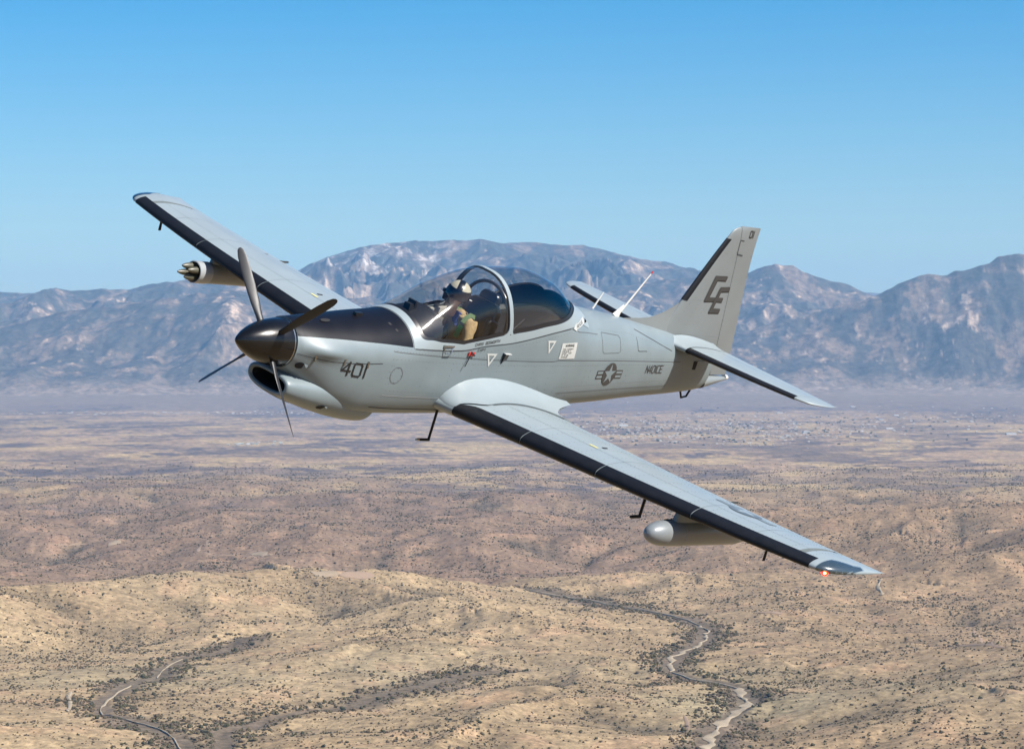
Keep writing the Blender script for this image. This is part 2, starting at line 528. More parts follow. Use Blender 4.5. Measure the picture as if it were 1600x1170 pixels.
for s in (1, -1):
    lab = None
    mb = MB()
    rings = []
    for y in YS:
        x1 = HING if y < 5.3 else 1.0
        rings.append((y, x1))
    # main box to the hinge line
    R1 = [[side(q, s) for q in ring_section(y, 0, HING)] for y in YS if y <= 5.32]
    mb.grid(R1); mb.grid([[r[0], r[-1]] for r in R1]); mb.fan(R1[-1])
    R2 = [[side(q, s) for q in ring_section(y, 0, 0.999)] for y in [5.325] + [y for y in YS if y > 5.33]]
    mb.grid(R2); mb.fan(R2[0]); mb.fan(R2[-1])
    wing = mb.build('wing', M['grey_top'], AC)
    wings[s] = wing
    wing['label'] = 'port wing with the star and bars' if s > 0 else 'starboard wing behind the nose'
    # flap and aileron
    for nm, ya, yb in (('flap', 0.98, 3.02), ('aileron', 3.035, 5.305)):
        mb = MB(); R = []
        for y in lin(ya, yb, 14):
            xc = lin(HING + 0.006, 0.999, 8)
            up = [wpt(y, x, 1) for x in xc]; lo = [wpt(y, x, -1) for x in xc[::-1]]
            R.append([side(q, s) for q in up + lo])
        mb.grid(R, cv=True); mb.fan(R[0]); mb.fan(R[-1])
        mb.build(nm, M['grey_top'], wing)
    # black de-icing boot in four lengths
    cuts = [0.74, 1.72, 2.78, 4.05, 5.49]
    for i in range(4):
        mb = MB(); R = []
        a, b = cuts[i] + 0.004, cuts[i + 1] - 0.004
        for y in lin(a, b, 16):
            xu = 0.075 * 1.85 / (xte(y) - xle(y)); xl = 0.05 * 1.85 / (xte(y) - xle(y))
            if i == 0 and y < 0.95: xu *= 0.35 + 0.65 * ((y - 0.74) / 0.21) ** 0.8
            up = [wpt(y, x, 1, 0.005) for x in cosd(12, 0, xu)[::-1]]
            lo = [wpt(y, x, -1, 0.005) for x in cosd(10, 0, xl)[1:]]
            R.append([side(q, s) for q in up + lo])
        mb.grid(R)
        mb.build('deicing_boot', M['black'], wing)
    # tip lens with lamp
    mb = MB(); R = []
    for y in lin(5.555, 5.765, 14):
        a, b = xle(y), xte(y)
        xa = 0.0; xb = min(0.8, (xle(5.735) + 0.30 - a) / (b - a))
        xb = max(0.06, (3.95 - a) / (b - a)) if y > 5.7 else max(0.06, (3.60 + 1.7 * (y - 5.555) - a) / (b - a))
        up = [wpt(y, x, 1, 0.006) for x in cosd(10, 0, xb)[::-1]]
        lo = [wpt(y, x, -1, 0.006) for x in cosd(8, 0, xb * 0.6)[1:]]
        R.append([side(q, s) for q in up + lo])
    mb.grid(R)
    lens = mb.build('tip_lens', M['lens'], wing)
    mb = MB(); R = []
    for y in lin(5.56, 5.76, 10):
        a, b = xle(y), xte(y)
        xb = max(0.05, (3.93 - a) / (b - a)) if y > 5.7 else max(0.05, (3.58 + 1.7 * (y - 5.555) - a) / (b - a))
        up = [wpt(y, x, 1, 0.002) for x in cosd(6, 0, xb)[::-1]]
        lo = [wpt(y, x, -1, 0.002) for x in cosd(4, 0, xb * 0.55)[1:]]
        R.append([side(q, s) for q in up + lo])
    mb.grid(R)
    mb.build('lamp_recess', mat('lamp_recess', (0.07, 0.095, 0.105), 0.25, coat=0.5), wing)
    if s > 0:
        for nm, mm, r, dx in (('navigation_lamp', M['redlamp'], 0.040, 0), ('lamp_filament', M['lampcore'], 0.012, -0.026)):
            mb = MB(); c = (3.44 + dx * 1.2, 5.625 + (0.022 if dx else 0), zwing(5.6) - 0.022)
            mb.grid([[(c[0] + r * math.sin(t) * math.cos(f), c[1] + r * math.sin(t) * math.sin(f), c[2] + r * math.cos(t)) for f in [2 * math.pi * k / 14 for k in range(14)]] for t in lin(0.02, math.pi - 0.02, 8)], cv=True)
            mb.build(nm, mm, wing)
    mb = MB(); c = (3.74, 5.70, zwing(5.7) + 0.03)
    mb.tube([(c[0] - 0.03, s * c[1], c[2]), (c[0] + 0.03, s * c[1], c[2] + 0.01)], [0.012, 0.014], 10)
    mb.build('strobe_lamp', M['steel'], wing)
    # small peg under the outer leading edge, pitot mast mid-span (port)
    yp = 4.95
    mb = MB(); z0 = zwing(yp) - 0.05
    mb.tube([(xle(yp) + 0.09, s * yp, z0), (xle(yp) + 0.10, s * yp, z0 - 0.11)], [0.016, 0.019], 10, squash=(0.6, 1.2))
    mb.build('leading_edge_peg', M['black'], wing)
    # flap track fairing at the hinge
    mb = MB(); yf = 3.72
    mb.box((xle(yf) + 0.93 * (xte(yf) - xle(yf)), s * yf, wpt(yf, 0.93, 1)[2] + 0.004), (0.20, 0.014, 0.022))
    mb.build('hinge_arm', M['line'], wing)
    mb = MB(); yf = 2.35
    mb.tube([(3.62, s * yf, wpt(yf, 0.4, 1)[2] + 0.003), (3.70, s * yf, wpt(yf, 0.43, 1)[2] + 0.004)], [0.018, 0.012], 8, squash=(1, .4))
    mb.build('fuel_cap', M['markblack'], wing)
    def wstrip(y0, y1, x0, x1):
        b = MB(); b.grid([[side(wpt(y, (x - xle(y)) / (xte(y) - xle(y)), 1, 0.004), s) for x in lin(x0, x1, 3)] for y in lin(y0, y1, 3)]); return b
    wstrip(2.24, 2.36, 3.50, 3.535).build('yellow_mark', M['yellow'], wing)
for s in (1, -1):
    for y_ in (1.74, 2.78, 4.05, 4.75):
        b = MB(); b.grid([[side(wpt(y_ + d, x, 1, 0.0025), s) for x in lin(0.10, 0.73, 14)] for d in (0, 0.004)])
        b.build('panel_joint', M['joint'], wings[s], smooth=0)
    for xx in (0.30, 0.62):
        b = MB(); b.grid([[side(wpt(y_, xx + d, 1, 0.0025), s) for y_ in lin(1.05, 5.35, 30)] for d in (0, 0.003)])
        b.build('panel_joint', M['joint'], wings[s], smooth=0)
def L_mast(y, x, z0, z1, fwd, parent, r=0.016, tip=True):
    mb = MB()
    mb.tube([(x, y, z0), (x + 0.012, y, z1)], r, 8, squash=(0.7, 1.3))
    mb.tube([(x + 0.02, y, z1), (x - fwd * 0.75, y, z1), (x - fwd, y, z1)], [r * 1.05, r * 1.05, r * 0.8], 10)
    o = mb.build('pitot_mast', M['black'], parent)
    if tip:
        mb = MB(); mb.tube([(x - fwd + 0.045, y, z1), (x - fwd - 0.004, y, z1)], [r * 1.12, r * 0.8], 10)
        mb.build('pitot_tip', M['steel'], o)
L_mast(0.42, 3.05, -0.56, -0.925, 0.20, AC)
L_mast(3.10, 3.62, -0.40, -0.69, 0.15, wings[1], r=0.019, tip=False)

# wing root fillets
for s in (1, -1):
    mb = MB(); R = []
    n = 26
    for k in range(25):
        t = k / 24
        y = 0.99 - (0.99 - 0.38) * t
        g = t ** 2.1
        xa = xle(y) - 0.012 + 0.06 * g
        xb = 4.76 + 0.72 * t ** 2.6
        c = xb - xa
        up_t = 1.0 + 0.02 + 1.75 * g; lo_t = 1.02 + 0.35 * g
        row = []
        xcs = [1 - math.cos(math.pi / 2 * j / n) for j in range(n + 1)]
        def zz(xc, sd):
            tt = afoil(xc) * thick(0.7) * 1.85
            base = zwing(y) + 0.022 * 1.85 * 4 * xc * (1 - xc) - 0.02 * xc
            return base + (tt * 1.08 * up_t + 0.006 if sd > 0 else -tt * 0.92 * lo_t - 0.006)
        def yy_(xc):
            u = min(1.0, xc / 0.16)
            return 0.38 + (y - 0.38) * (0.61 + 0.39 * u * u * (3 - 2 * u))
        for xc in xcs[::-1]: row.append((xa + c * xc, yy_(xc) * s, zz(xc, 1)))
        for xc in xcs[1:]: row.append((xa + c * xc, yy_(xc) * s, zz(xc, -1)))
        R.append(row)
    mb.grid(R); mb.fan(R[0])
    mb.build('wing_fillet', M['grey_top'], AC)
# dark seam between fillet and wing
for s in (1, -1):
    mb = MB()
    mb.grid([[(xle(0.995) + 1.85 * xc, s * (0.993 + d), wpt(0.99, xc, 1)[2] + 0.0075) for xc in lin(0.18, 0.92, 24)] for d in (0, 0.012)])
    mb.build('fillet_seam', M['line'], wings[s])

# ------------------------------------------------------------------ tail
def fin_le(z):   # x of the leading edge
    return pch([0.1, 0.84, 1.70, 1.80, 1.85, 1.875], [7.10, 7.50, 8.01, 8.08, 8.16, 8.28])(z)
def fin_te(z):
    return pch([-0.2, 0.24, 1.86, 1.88], [9.0, 8.925, 8.66, 8.66])(z)
def fin_hinge(z): return 8.23 + (1.87 - z) * 0.18
def fpt(z, x, s, off=0.0):
    a, b = fin_le(z), fin_te(z)
    xc = (x - a) / (b - a)
    t = afoil(min(max(xc, 0), 1)) * 0.105 * (b - a)
    if z > 1.70: t *= max(0.15, math.sqrt(max(0, 1 - ((z - 1.70) / 0.19) ** 2)))
    return (x, s * (t + off), z)
ZS = lin(0.2, 1.70, 24) + [1.74, 1.78, 1.81, 1.835, 1.855, 1.868, 1.875]
mb = MB(); R = []
for z in ZS:
    a, b = fin_le(z), fin_hinge(z) - 0.004
    xs = [a + (b - a) * (1 - math.cos(math.pi / 2 * k / 18)) for k in range(19)]
    R.append([fpt(z, x, 1) for x in xs[::-1]] + [fpt(z, x, -1) for x in xs[1:]])
mb.grid(R); mb.grid([[r[0], r[-1]] for r in R]); mb.fan(R[-1])
fin = mb.build('tail_fin', M['grey_fin'], AC)
mb = MB(); R = []
for z in lin(-0.12, 1.70, 24) + ZS[25:]:
    a, b = fin_hinge(z) + 0.004, fin_te(z)
    if z < 0.2: a = max(a, 8.47)
    xs = lin(a, b - 0.004, 6)
    R.append([fpt(max(z, 0.05), x, 1)[:2] + (z,) for x in xs[::-1]] + [fpt(max(z, 0.05), x, -1)[:2] + (z,) for x in xs])
mb.grid(R, cv=True); mb.fan(R[0]); mb.fan(R[-1])
rudder = mb.build('rudder', M['grey_fin'], AC)
# rudder horn and tab lines
mb = MB()
def fstrip(b, pts, w, off=0.004, s=1):
    L, R_ = [], []
    for i, p in enumerate(pts):
        a, c = pts[max(i - 1, 0)], pts[min(i + 1, len(pts) - 1)]
        dx, dz = c[0] - a[0], c[1] - a[1]; l = math.hypot(dx, dz)
        L.append(fpt(p[1] + dx / l * w / 2, p[0] - dz / l * w / 2, s, off)); R_.append(fpt(p[1] - dx / l * w / 2, p[0] + dz / l * w / 2, s, off))
    b.grid([L, R_])
fstrip(mb, [(8.262, 1.70), (8.35, 1.695)], 0.012)
fstrip(mb, [(8.262, 1.70), (8.285, 1.515)], 0.012)
fstrip(mb, [(8.28, 1.515), (8.42, 1.50)], 0.018)
mb.build('horn_balance_gap', M['line'], rudder)
for zz in (0.90, 1.24, 1.51):
    mb = MB(); fstrip(mb, [(fin_le(zz) + 0.16, zz), (fin_te(zz) - 0.01, zz - 0.02)], 0.005, 0.0025)
    mb.build('panel_joint', mat('faint_joint', (0.16, 0.165, 0.165), 0.6), fin)
# fin boot
mb = MB(); R = []
for z in lin(0.85, 1.70, 18):
    a, b = fin_le(z), fin_te(z)
    xs = [a + 0.062 * (1 - math.cos(math.pi / 2 * k / 8)) for k in range(9)]
    row = [fpt(z, x, 1, 0.005) for x in xs[::-1]] + [fpt(z, x, -1, 0.005) for x in xs[1:]]
    row = [(q[0] - (0.006 if abs(q[1]) < 0.0055 else 0), q[1], q[2]) for q in row]
    R.append(row)
mb.grid(R)
mb.build('deicing_boot', M['black'], fin)
# dorsal fairing: swells out of the spine into the fin
mb = MB(); R = []
ridge = pch([6.42, 6.9, 7.2, 7.45, 7.60], [0.55, 0.575, 0.66, 0.79, 0.90])
for x in lin(6.42, 8.44, 46):
    zr = ridge(x) if x < 7.50 else ridge(7.5)
    zb_ = 0.12
    hw = pch([6.42, 6.8, 7.2, 7.6, 8.0, 8.44], [0.03, 0.10, 0.17, 0.20, 0.185, 0.15])(x)
    row = []
    for k in range(23):
        u = -1 + 2 * k / 22
        # concave flare profile
        au = abs(u)
        top = max(zr, ztop(x) - 0.0)
        if x > 7.50: top = 0.50
        h = top - zb_
        z = zb_ + h * (1 - au) ** pch([6.42, 7.0, 7.5, 8.44], [0.9, 1.6, 2.4, 2.0])(x) if x < 7.5 else zb_ + h * (1 - au) ** 2.1
        y = hw * math.copysign(au ** 1.0, u)
        row.append((x, y * (1.15 if z < 0.3 else 1), z))
    R.append(row)
mb.grid(R)
mb.build('dorsal_fairing', M['grey_fin'], AC)
# stabilisers
sle = pch([0.0, 0.30, 1.90, 2.02, 2.10, 2.15, 2.17], [7.40, 7.44, 7.745, 7.80, 7.90, 8.05, 8.20])
ste = pch([0.0, 0.30, 1.9, 2.17], [8.33, 8.33, 8.31, 8.30])
def spt(y, xc, sd, off=0.0):
    a, b = sle(y), ste(y); c = b - a
    t = afoil(xc) * 0.11 * c
    if y > 1.9: t *= max(0.15, math.sqrt(max(0, 1 - ((y - 1.9) / 0.29) ** 2)))
    return (a + c * xc - (off if xc == 0 else 0), y, 0.30 + sd * (t + (off if xc > 0 else 0)))
for s in (1, -1):
    mb = MB(); R = []
    for y in lin(0.10, 1.9, 20) + [1.96, 2.02, 2.06, 2.10, 2.13, 2.15, 2.165]:
        xcs = [0.66 * (1 - math.cos(math.pi / 2 * k / 16)) for k in range(17)] if y <= 1.9 else [0.999 * (1 - math.cos(math.pi / 2 * k / 16)) for k in range(17)]
        R.append([side(spt(y, x, 1), s) for x in xcs[::-1]] + [side(spt(y, x, -1), s) for x in xcs[1:]])
    k = 21
    mb.grid(R[:k]); mb.grid([[r[0], r[-1]] for r in R[:k]])
    Rt = [[side(spt(1.905, x, 1), s) for x in [0.999 * (1 - math.cos(math.pi / 2 * j / 16)) for j in range(17)][::-1]] + [side(spt(1.905, x, -1), s) for x in [0.999 * (1 - math.cos(math.pi / 2 * j / 16)) for j in range(17)][1:]]] + R[k:]
    mb.grid(Rt); mb.fan(Rt[0]); mb.fan(Rt[-1]); mb.fan(R[k - 1])
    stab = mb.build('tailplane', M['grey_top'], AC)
    stab['label'] = 'port tailplane, nearer' if s > 0 else 'starboard tailplane beyond the spine'
    mb = MB(); R = []
    for y in lin(0.24, 1.895, 12):
        xcs = lin(0.668, 0.999, 6)
        R.append([side(spt(y, x, 1), s) for x in xcs] + [side(spt(y, x, -1), s) for x in xcs[::-1]])
    mb.grid(R, cv=True); mb.fan(R[0]); mb.fan(R[-1])
    mb.build('elevator', M['grey_top'], stab)
    mb = MB(); R = []
    for y in lin(0.31, 1.89, 14):
        c = ste(y) - sle(y)
        up = [spt(y, x, 1, 0.005) for x in cosd(8, 0, 0.062 / c)[::-1]]; lo = [spt(y, x, -1, 0.005) for x in cosd(8, 0, 0.055 / c)[1:]]
        R.append([side(q, s) for q in up + lo])
    mb.grid(R)
    mb.build('deicing_boot', M['black'], stab)
    # root fairing
    mb = MB(); R = []
    for k in range(14):
        t = k / 13; y = 0.36 - 0.26 * t; g = t ** 2
        xa = sle(0.3) - 0.015 - 0.12 * g; xb = 8.30 + 0.10 * g
        row = []
        for j in range(18, -1, -1):
            xc = 1 - math.cos(math.pi / 2 * j / 18)
            row.append((xa + (xb - xa) * xc, y * s, 0.30 + (afoil(xc) * 0.10 * (1 + 1.2 * g) + 0.006)))
        for j in range(1, 19):
            xc = 1 - math.cos(math.pi / 2 * j / 18)
            row.append((xa + (xb - xa) * xc, y * s, 0.30 - (afoil(xc) * 0.10 * (1 + 0.5 * g) + 0.006)))
        R.append(row)
    mb.grid(R)
    mb.build('tailplane_fairing', M['grey_top'], AC)
# tail cone fairing under the rudder with lamp
mb = MB(); R = []
for x in lin(8.42, 9.0, 10):
    t = (x - 8.42) / 0.58
    zt, zb_ = -0.12 - 0.03 * t, -0.315 + 0.125 * t
    w = 0.13 - 0.10 * t
    R.append([(x, w * math.cos(a), (zt + zb_) / 2 + (zt - zb_) / 2 * math.sin(a)) for a in [2 * math.pi * k / 20 for k in range(20)]])
mb.grid(R, cv=True); mb.fan(R[-1])
tc_ = mb.build('tail_cone', M['grey_fin'], AC)
mb = MB(); mb.tube([(8.98, 0, -0.155), (9.04, 0, -0.158), (9.06, 0, -0.16)], [0.036, 0.03, 0.008], 12)
mb.build('tail_lamp', M['whiteant'], tc_)
mb = MB(); mb.tube([(8.12, 0, -0.35), (8.20, 0, -0.46), (8.30, 0, -0.44), (8.34, 0, -0.34)], 0.014, 8)
mb.build('tie_down_ring', M['black'], AC)
mb = MB(); mb.box((7.93, side_y(7.93, 0.06) + 0.004, 0.06), (0.07, 0.006, 0.11))
mb.build('static_vent', M['deep'], fuselage)
# ------------------------------------------------------------------ canopy
def csurf(x, a, off=0.0):
    """a in degrees from the port sill (ang) over the crown (90) to the starboard sill (180 - ang)"""
    if a <= 90: return sec(x, a, off)
    return mir(sec(x, 180 - a, off))
def closed_curve(port_pts, n_side):
    """port_pts: (x, angle) from the crown front, down, along the sill and up to the crown rear; mirrored to a closed loop"""
    star = [(x, 180 - a) for x, a in port_pts[::-1]]
    return port_pts + star[1:-1] if abs(port_pts[0][1] - 90) < 1e-6 else port_pts + star
def spl(pts, n):
    """Catmull-Rom resample of an open polyline, n points"""
    P = [np.array(p, float) for p in pts]
    P = [2 * P[0] - P[1]] + P + [2 * P[-1] - P[-2]]
    out = []
    for i in range(1, len(P) - 2):
        for k in range(12):
            t = k / 12
            out.append(0.5 * ((2 * P[i]) + (-P[i - 1] + P[i + 1]) * t + (2 * P[i - 1] - 5 * P[i] + 4 * P[i + 1] - P[i + 2]) * t * t + (-P[i - 1] + 3 * P[i] - 3 * P[i + 1] + P[i + 2]) * t**3))
    out.append(P[-2])
    return resamp(out, n)
def resamp(pts, n):
    pts = [np.array(p, float) for p in pts]
    sc_ = np.array([1.0, 1 / 60.0])
    d = [0.0]
    for i in range(1, len(pts)): d.append(d[-1] + float(np.linalg.norm((pts[i] - pts[i - 1]) * sc_)))
    L = d[-1]; out = []; j = 0
    for k in range(n):
        t = L * k / (n - 1)
        while j < len(d) - 2 and d[j + 1] < t: j += 1
        u = (t - d[j]) / max(1e-9, d[j + 1] - d[j])
        out.append(tuple(pts[j] + (pts[j + 1] - pts[j]) * u))
    return out
def az(x, z): return (x, ang_of_z(x, z))
def xarch(a): return 3.725 - 0.115 * min(1.0, max(0.0, (a - 20) / 70.0))
AW = 0.060
XA0, XA1 = xarch(90), xarch(90) + AW
# window outlines on the port half (crown front -> sill -> crown rear)
win_f = [(2.345, 90), (2.345, 75), (2.346, 60), (2.352, 48), (2.362, 40), (2.385, 34), (2.43, 29.5), az(2.53, 0.281), az(2.69, 0.272), az(2.98, 0.270), az(3.10, 0.288), az(3.38, 0.345), az(3.60, 0.392), (3.685, 16.0), (xarch(20), 20.5), (xarch(32), 32), (xarch(45), 45), (xarch(60), 60), (xarch(75), 75), (XA0, 90)]
win_r = [(XA1, 90), (xarch(75) + AW, 75), (xarch(60) + AW, 60), (xarch(45) + AW, 45), (xarch(32) + AW, 32), (xarch(20) + AW + 0.002, 21), (3.805, 16.6), az(3.90, 0.440), az(4.20, 0.487), az(4.58, 0.553), az(4.78, 0.592), (4.90, 39), (5.00, 48), (5.12, 62), (5.20, 76), (5.225, 90)]
NW = 90
out_f = [(XC0 + 0.002, 90), (XC0 + 0.002, 60), (XC0 + 0.002, ang_of_z(2.26, 0.18))] + [az(x, zsill(x) + 0.002) for x in lin(2.27, 3.70, 14)] + [az(3.755, zsill(3.755) + 0.002), (xarch(20) + AW / 2, 20), (xarch(45) + AW / 2, 45), (xarch(70) + AW / 2, 70), (XA0 + AW / 2, 90)]
out_r = [(XA0 + AW / 2, 90), (xarch(70) + AW / 2, 70), (xarch(45) + AW / 2, 45), (xarch(20) + AW / 2, 20), az(3.755, zsill(3.755) + 0.002)] + [az(x, zsill(x) + 0.002) for x in lin(3.81, 5.40, 18)] + [az(XC1 + 0.003, zsill(XC1) + 0.002), (XC1 + 0.003, 60), (XC1 + 0.003, 75), (XC1 + 0.003, 90)]
def frame_ring(mb, inner, outer, off, nr=8):
    inner = spl(inner, NW); 
    outer_r = []
    # match each inner point with the outer curve by arc-length between shared corners
    outer = resamp(outer, 400)
    sc_ = np.array([1.0, 1 / 60.0])
    last = 0
    for k, p in enumerate(inner):
        if k == 0: j = 0
        elif k == NW - 1: j = 399
        else:
            j = min(range(last, 400), key=lambda i: float(np.sum(((np.array(outer[i]) - np.array(p)) * sc_) ** 2)))
        last = j
        outer_r.append(outer[j])
    P = [[csurf(a[0] + (b[0] - a[0]) * t, a[1] + (b[1] - a[1]) * t, off) for t in lin(0, 1, nr)] for a, b in zip(inner, outer_r)]
    # lip turned inwards
    P = [[csurf(a[0], a[1], off - 0.022)] + row for a, row in zip(inner, P)]
    mb.grid(P); mb.grid([[mir(q) for q in r] for r in P])
mb = MB()
frame_ring(mb, win_f, out_f, 0.005); frame_ring(mb, win_r, out_r, 0.005)
cframe = mb.build('canopy_frame', M['grey_top'], AC, smooth=50)
def scale_curve(c, d, n=NW):
    """inner offset curve towards the window centre by d metres along the surface"""
    c = spl(c, n); out = []
    for i, p in enumerate(c):
        a, b = np.array(c[max(i - 1, 0)]), np.array(c[min(i + 1, n - 1)])
        t = (b - a) * np.array([1.0, 1 / 60.0])
        l = np.linalg.norm(t) or 1
        nrm = np.array([-t[1], t[0]]) / l       # left-hand normal in (x, angle/60)
        dd_ = d * (0.12 + 0.88 * min(1.0, abs(p[0] - xarch(p[1]) - AW / 2) / 0.16)) if d > 0 else d
        q = np.array(p) + nrm * dd_ * np.array([1.0, 60.0]) 
        if i in (0, n - 1): q[1] = 90
        out.append((float(q[0]), min(90.0, float(q[1]))))
    return out
for w, nm, dd in ((win_f, 'front', 0.055), (win_r, 'rear', 0.060)):
    a = spl(w, NW); b = scale_curve(w, dd)
    b0 = scale_curve(w, -0.01)
    mb = MB()
    P = [[csurf(p[0] + (q[0] - p[0]) * t, p[1] + (q[1] - p[1]) * t, -0.006) for t in lin(0, 1, 3)] for p, q in zip(b0, b)]
    mb.grid(P); mb.grid([[mir(q) for q in r] for r in P])
    mb.build('canopy_seal', M['seal'], cframe)
mb = MB(); P = []
for k in range(61):
    a0 = ang_of_z(3.755, zsill(3.755) + 0.02); a = a0 + (180 - 2 * a0) * k / 60
    xa_ = xarch(min(a, 180 - a))
    P.append([csurf(xa_ + q, a, -0.020) for q in (-0.008, 0.01, AW - 0.01, AW + 0.008)])
mb.grid(P); mb.build('arch_liner', M['seal'], cframe)
mb = MB(); P = []
for k in range(61):
    a0 = ang_of_z(2.30, zsill(2.30) + 0.02); a = a0 + (180 - 2 * a0) * k / 60
    P.append([csurf(x, a, -0.020) for x in (2.27, 2.31, 2.36)])
mb.grid(P); mb.build('arch_liner', M['seal'], cframe)
mb = MB()
mb.grid([[sec(x, ang_of_z(x, zsill(x) + 0.001 + (0.412 - zsill(x)) * t), 0.0042) for t in lin(0, 1, 6)] for x in lin(3.66, 3.84, 14)])
mb.grid([[sec(x, ang_of_z(x, zsill(x) + 0.001 + 0.085 * t), 0.0040) for t in lin(0, 1, 6)] for x in lin(3.83, 4.05, 10)])
mb.grid([[sec(x, ang_of_z(x, zsill(x)) + (38 - ang_of_z(x, zsill(x))) * t, 0.0042) for t in lin(0, 1, 8)] for x in lin(2.257, 2.365, 8)])
mb.grid([[sec(x, ang_of_z(x, zsill(x) + 0.001 + 0.075 * t), 0.0040) for t in lin(0, 1, 6)] for x in lin(2.36, 2.62, 10)])
mb.grid([[sec(x, ang_of_z(x, zsill(x)) + (46 - ang_of_z(x, zsill(x))) * t, 0.0042) for t in lin(0, 1, 10)] for x in lin(5.05, XC1 + 0.012, 14)])
for v_ in range(len(mb.v)): mb.v.append(mir(mb.v[v_]))
nf_ = len(mb.v) // 2
mb.f += [tuple(nf_ + k for k in f_) for f_ in list(mb.f)]
mb.build('frame_corner', M['grey_top'], cframe)['kind'] = 'stuff'
# glass panes
for x0, x1 in ((2.29, 3.70), (3.70, 5.38)):
    mb = MB(); P = []
    for x in lin(x0, x1, 70):
        a0 = ang_of_z(x, zsill(x) + 0.03)
        P.append([csurf(x, a0 + (180 - 2 * a0) * k / 80, -0.012) for k in range(81)])
    mb.grid(P)
    mb.build('canopy_glass', M['glass'], AC, smooth=60)
# cockpit tub, floor, consoles, sills
mb = MB()
P = []
for x in lin(2.32, 5.2, 30):
    w = side_y(x, zsill(x)) - 0.04
    P.append([(x, w, zsill(x) - 0.01), (x, w - 0.02, 0.05), (x, w - 0.05, -0.38), (x, 0, -0.40), (x, -w + 0.05, -0.38), (x, -w + 0.02, 0.05), (x, -w, zsill(x) - 0.01)])
mb.grid(P)
mb.fan(P[0]); mb.fan(P[-1])
tub = mb.build('cockpit_tub', M['cockpit'], AC, smooth=20)
for s in (1, -1):
    mb = MB()
    P = []
    for x in lin(2.42, 4.35, 22):
        y = side_y(x, zsill(x) + 0.05); z = zsill(x) + 0.05
        P.append([(x, s * (y - 0.012), z - 0.03), (x, s * (y - 0.015), z + 0.012), (x, s * (y - 0.07), z + 0.012), (x, s * (y - 0.08), z - 0.05)])
    mb.grid(P)
    mb.build('cockpit_sill', M['sill'], AC)
    mb = MB()
    P = [[(x, s * 0.44, 0.05), (x, s * 0.44, 0.10), (x, s * 0.29, 0.10), (x, s * 0.29, 0.02)] for x in (2.9, 4.0)]
    mb.grid(P); mb.fan(P[0]); mb.fan(P[1])
    mb.build('side_console', M['cockpit'], AC, smooth=0)
mb = MB(); mb.box((4.15, -0.42, 0.46), (0.45, 0.04, 0.03))
mb.build('grab_rail', M['sill'], AC)
mb = MB(); mb.box((3.15, -0.44, 0.19), (0.5, 0.03, 0.03)); mb.build('grab_rail', M['sill'], AC)
# glare shield with instrument hood
mb = MB(); P = []
for x, zz, hw in ((2.35, 0.37, 0.34), (2.48, 0.44, 0.36), (2.64, 0.50, 0.37), (2.80, 0.53, 0.36)):
    P.append([(x, hw * math.cos(a), 0.12 + (zz - 0.12) * max(0, math.sin(a)) ** 0.45) for a in lin(0, math.pi, 18)])
mb.grid(P)
gs = mb.build('glare_shield', M['interior_black'], AC)
mb = MB(); mb.fan(P[-1]); mb.build('instrument_panel', M['cockpit'], AC, smooth=0)
mb = MB(); mb.box((2.56, -0.02, 0.50), (0.12, 0.09, 0.08)); mb.box((2.58, -0.02, 0.555), (0.03, 0.12, 0.05))
mb.build('display_unit', M['interior_black'], AC, smooth=0)
mb = MB(); mb.box((2.78, 0.15, 0.45), (0.14, 0.20, 0.10), Matrix.Rotation(0.25, 3, 'Y'))
mb.build('switch_panel', M['cockpit'], AC, smooth=0)
# seat
def rounded_slab(c, w, h, t, R, r=0.05, n=6):
    """rounded box slab: width y, height z, thickness x"""
    b = MB(); rows = []
    out = []
    for cx, cz, a0 in ((w / 2 - r, h / 2 - r, 0), (-w / 2 + r, h / 2 - r, 90), (-w / 2 + r, -h / 2 + r, 180), (w / 2 - r, -h / 2 + r, 270)):
        for k in range(n + 1):
            a = math.radians(a0 + 90 * k / n); out.append((cx + r * math.cos(a), cz + r * math.sin(a)))
    for tx, k in ((-t / 2, 0.86), (-t / 2 + 0.02, 0.97), (0, 1.0), (t / 2 - 0.02, 0.97), (t / 2, 0.86)):
        rows.append([Vector(c) + R @ Vector((tx, p[0] * k, p[1] * k)) for p in out])
    b.grid(rows, cv=True); b.fan(rows[0]); b.fan(rows[-1]); return b
seat = empty('seat_proxy', '', '')
bpy.data.objects.remove(seat)
Rb = Matrix.Rotation(math.radians(14), 3, 'Y')
b = rounded_slab((3.70, 0.02, 0.27), 0.50, 0.80, 0.12, Rb, 0.12)
seatb = b.build('seat_back', M['seat'], AC)
rounded_slab((3.83, 0.02, 0.66), 0.30, 0.20, 0.10, Rb, 0.07).build('headrest', M['seat'], AC)
rounded_slab((3.42, 0.02, -0.06), 0.48, 0.46, 0.12, Matrix.Rotation(math.radians(82), 3, 'Y'), 0.08).build('seat_cushion', M['seat'], AC)
for s in (1, -1):
    rounded_slab((3.62, 0.02 + s * 0.25, 0.20), 0.07, 0.62, 0.18, Rb, 0.03).build('seat_bolster', M['seat'], AC)
# roll bar
mb = MB()
pts = []
for k in range(25):
    a = math.pi * k / 24
    y = 0.03 + 0.37 * math.cos(a); z = 0.40 + 0.47 * math.sin(a) ** 0.8
    pts.append((3.76 + 0.04 * (1 - math.sin(a)), y, z))
pts = [(3.81, 0.41, 0.12)] + pts + [(3.81, -0.35, 0.12)]
mb.tube(pts, 0.021, 12)
mb.build('roll_bar', mat('roll_bar_metal', (0.16, 0.15, 0.14), 0.3, metal=0.6, coat=0.4), AC)
mb = MB(); mb.tube([(3.82, 0.38, 0.28), (4.1, 0.28, 0.42), (4.35, 0.18, 0.50)], 0.016, 10)
mb.build('roll_bar_strut', M['interior_black'], AC)
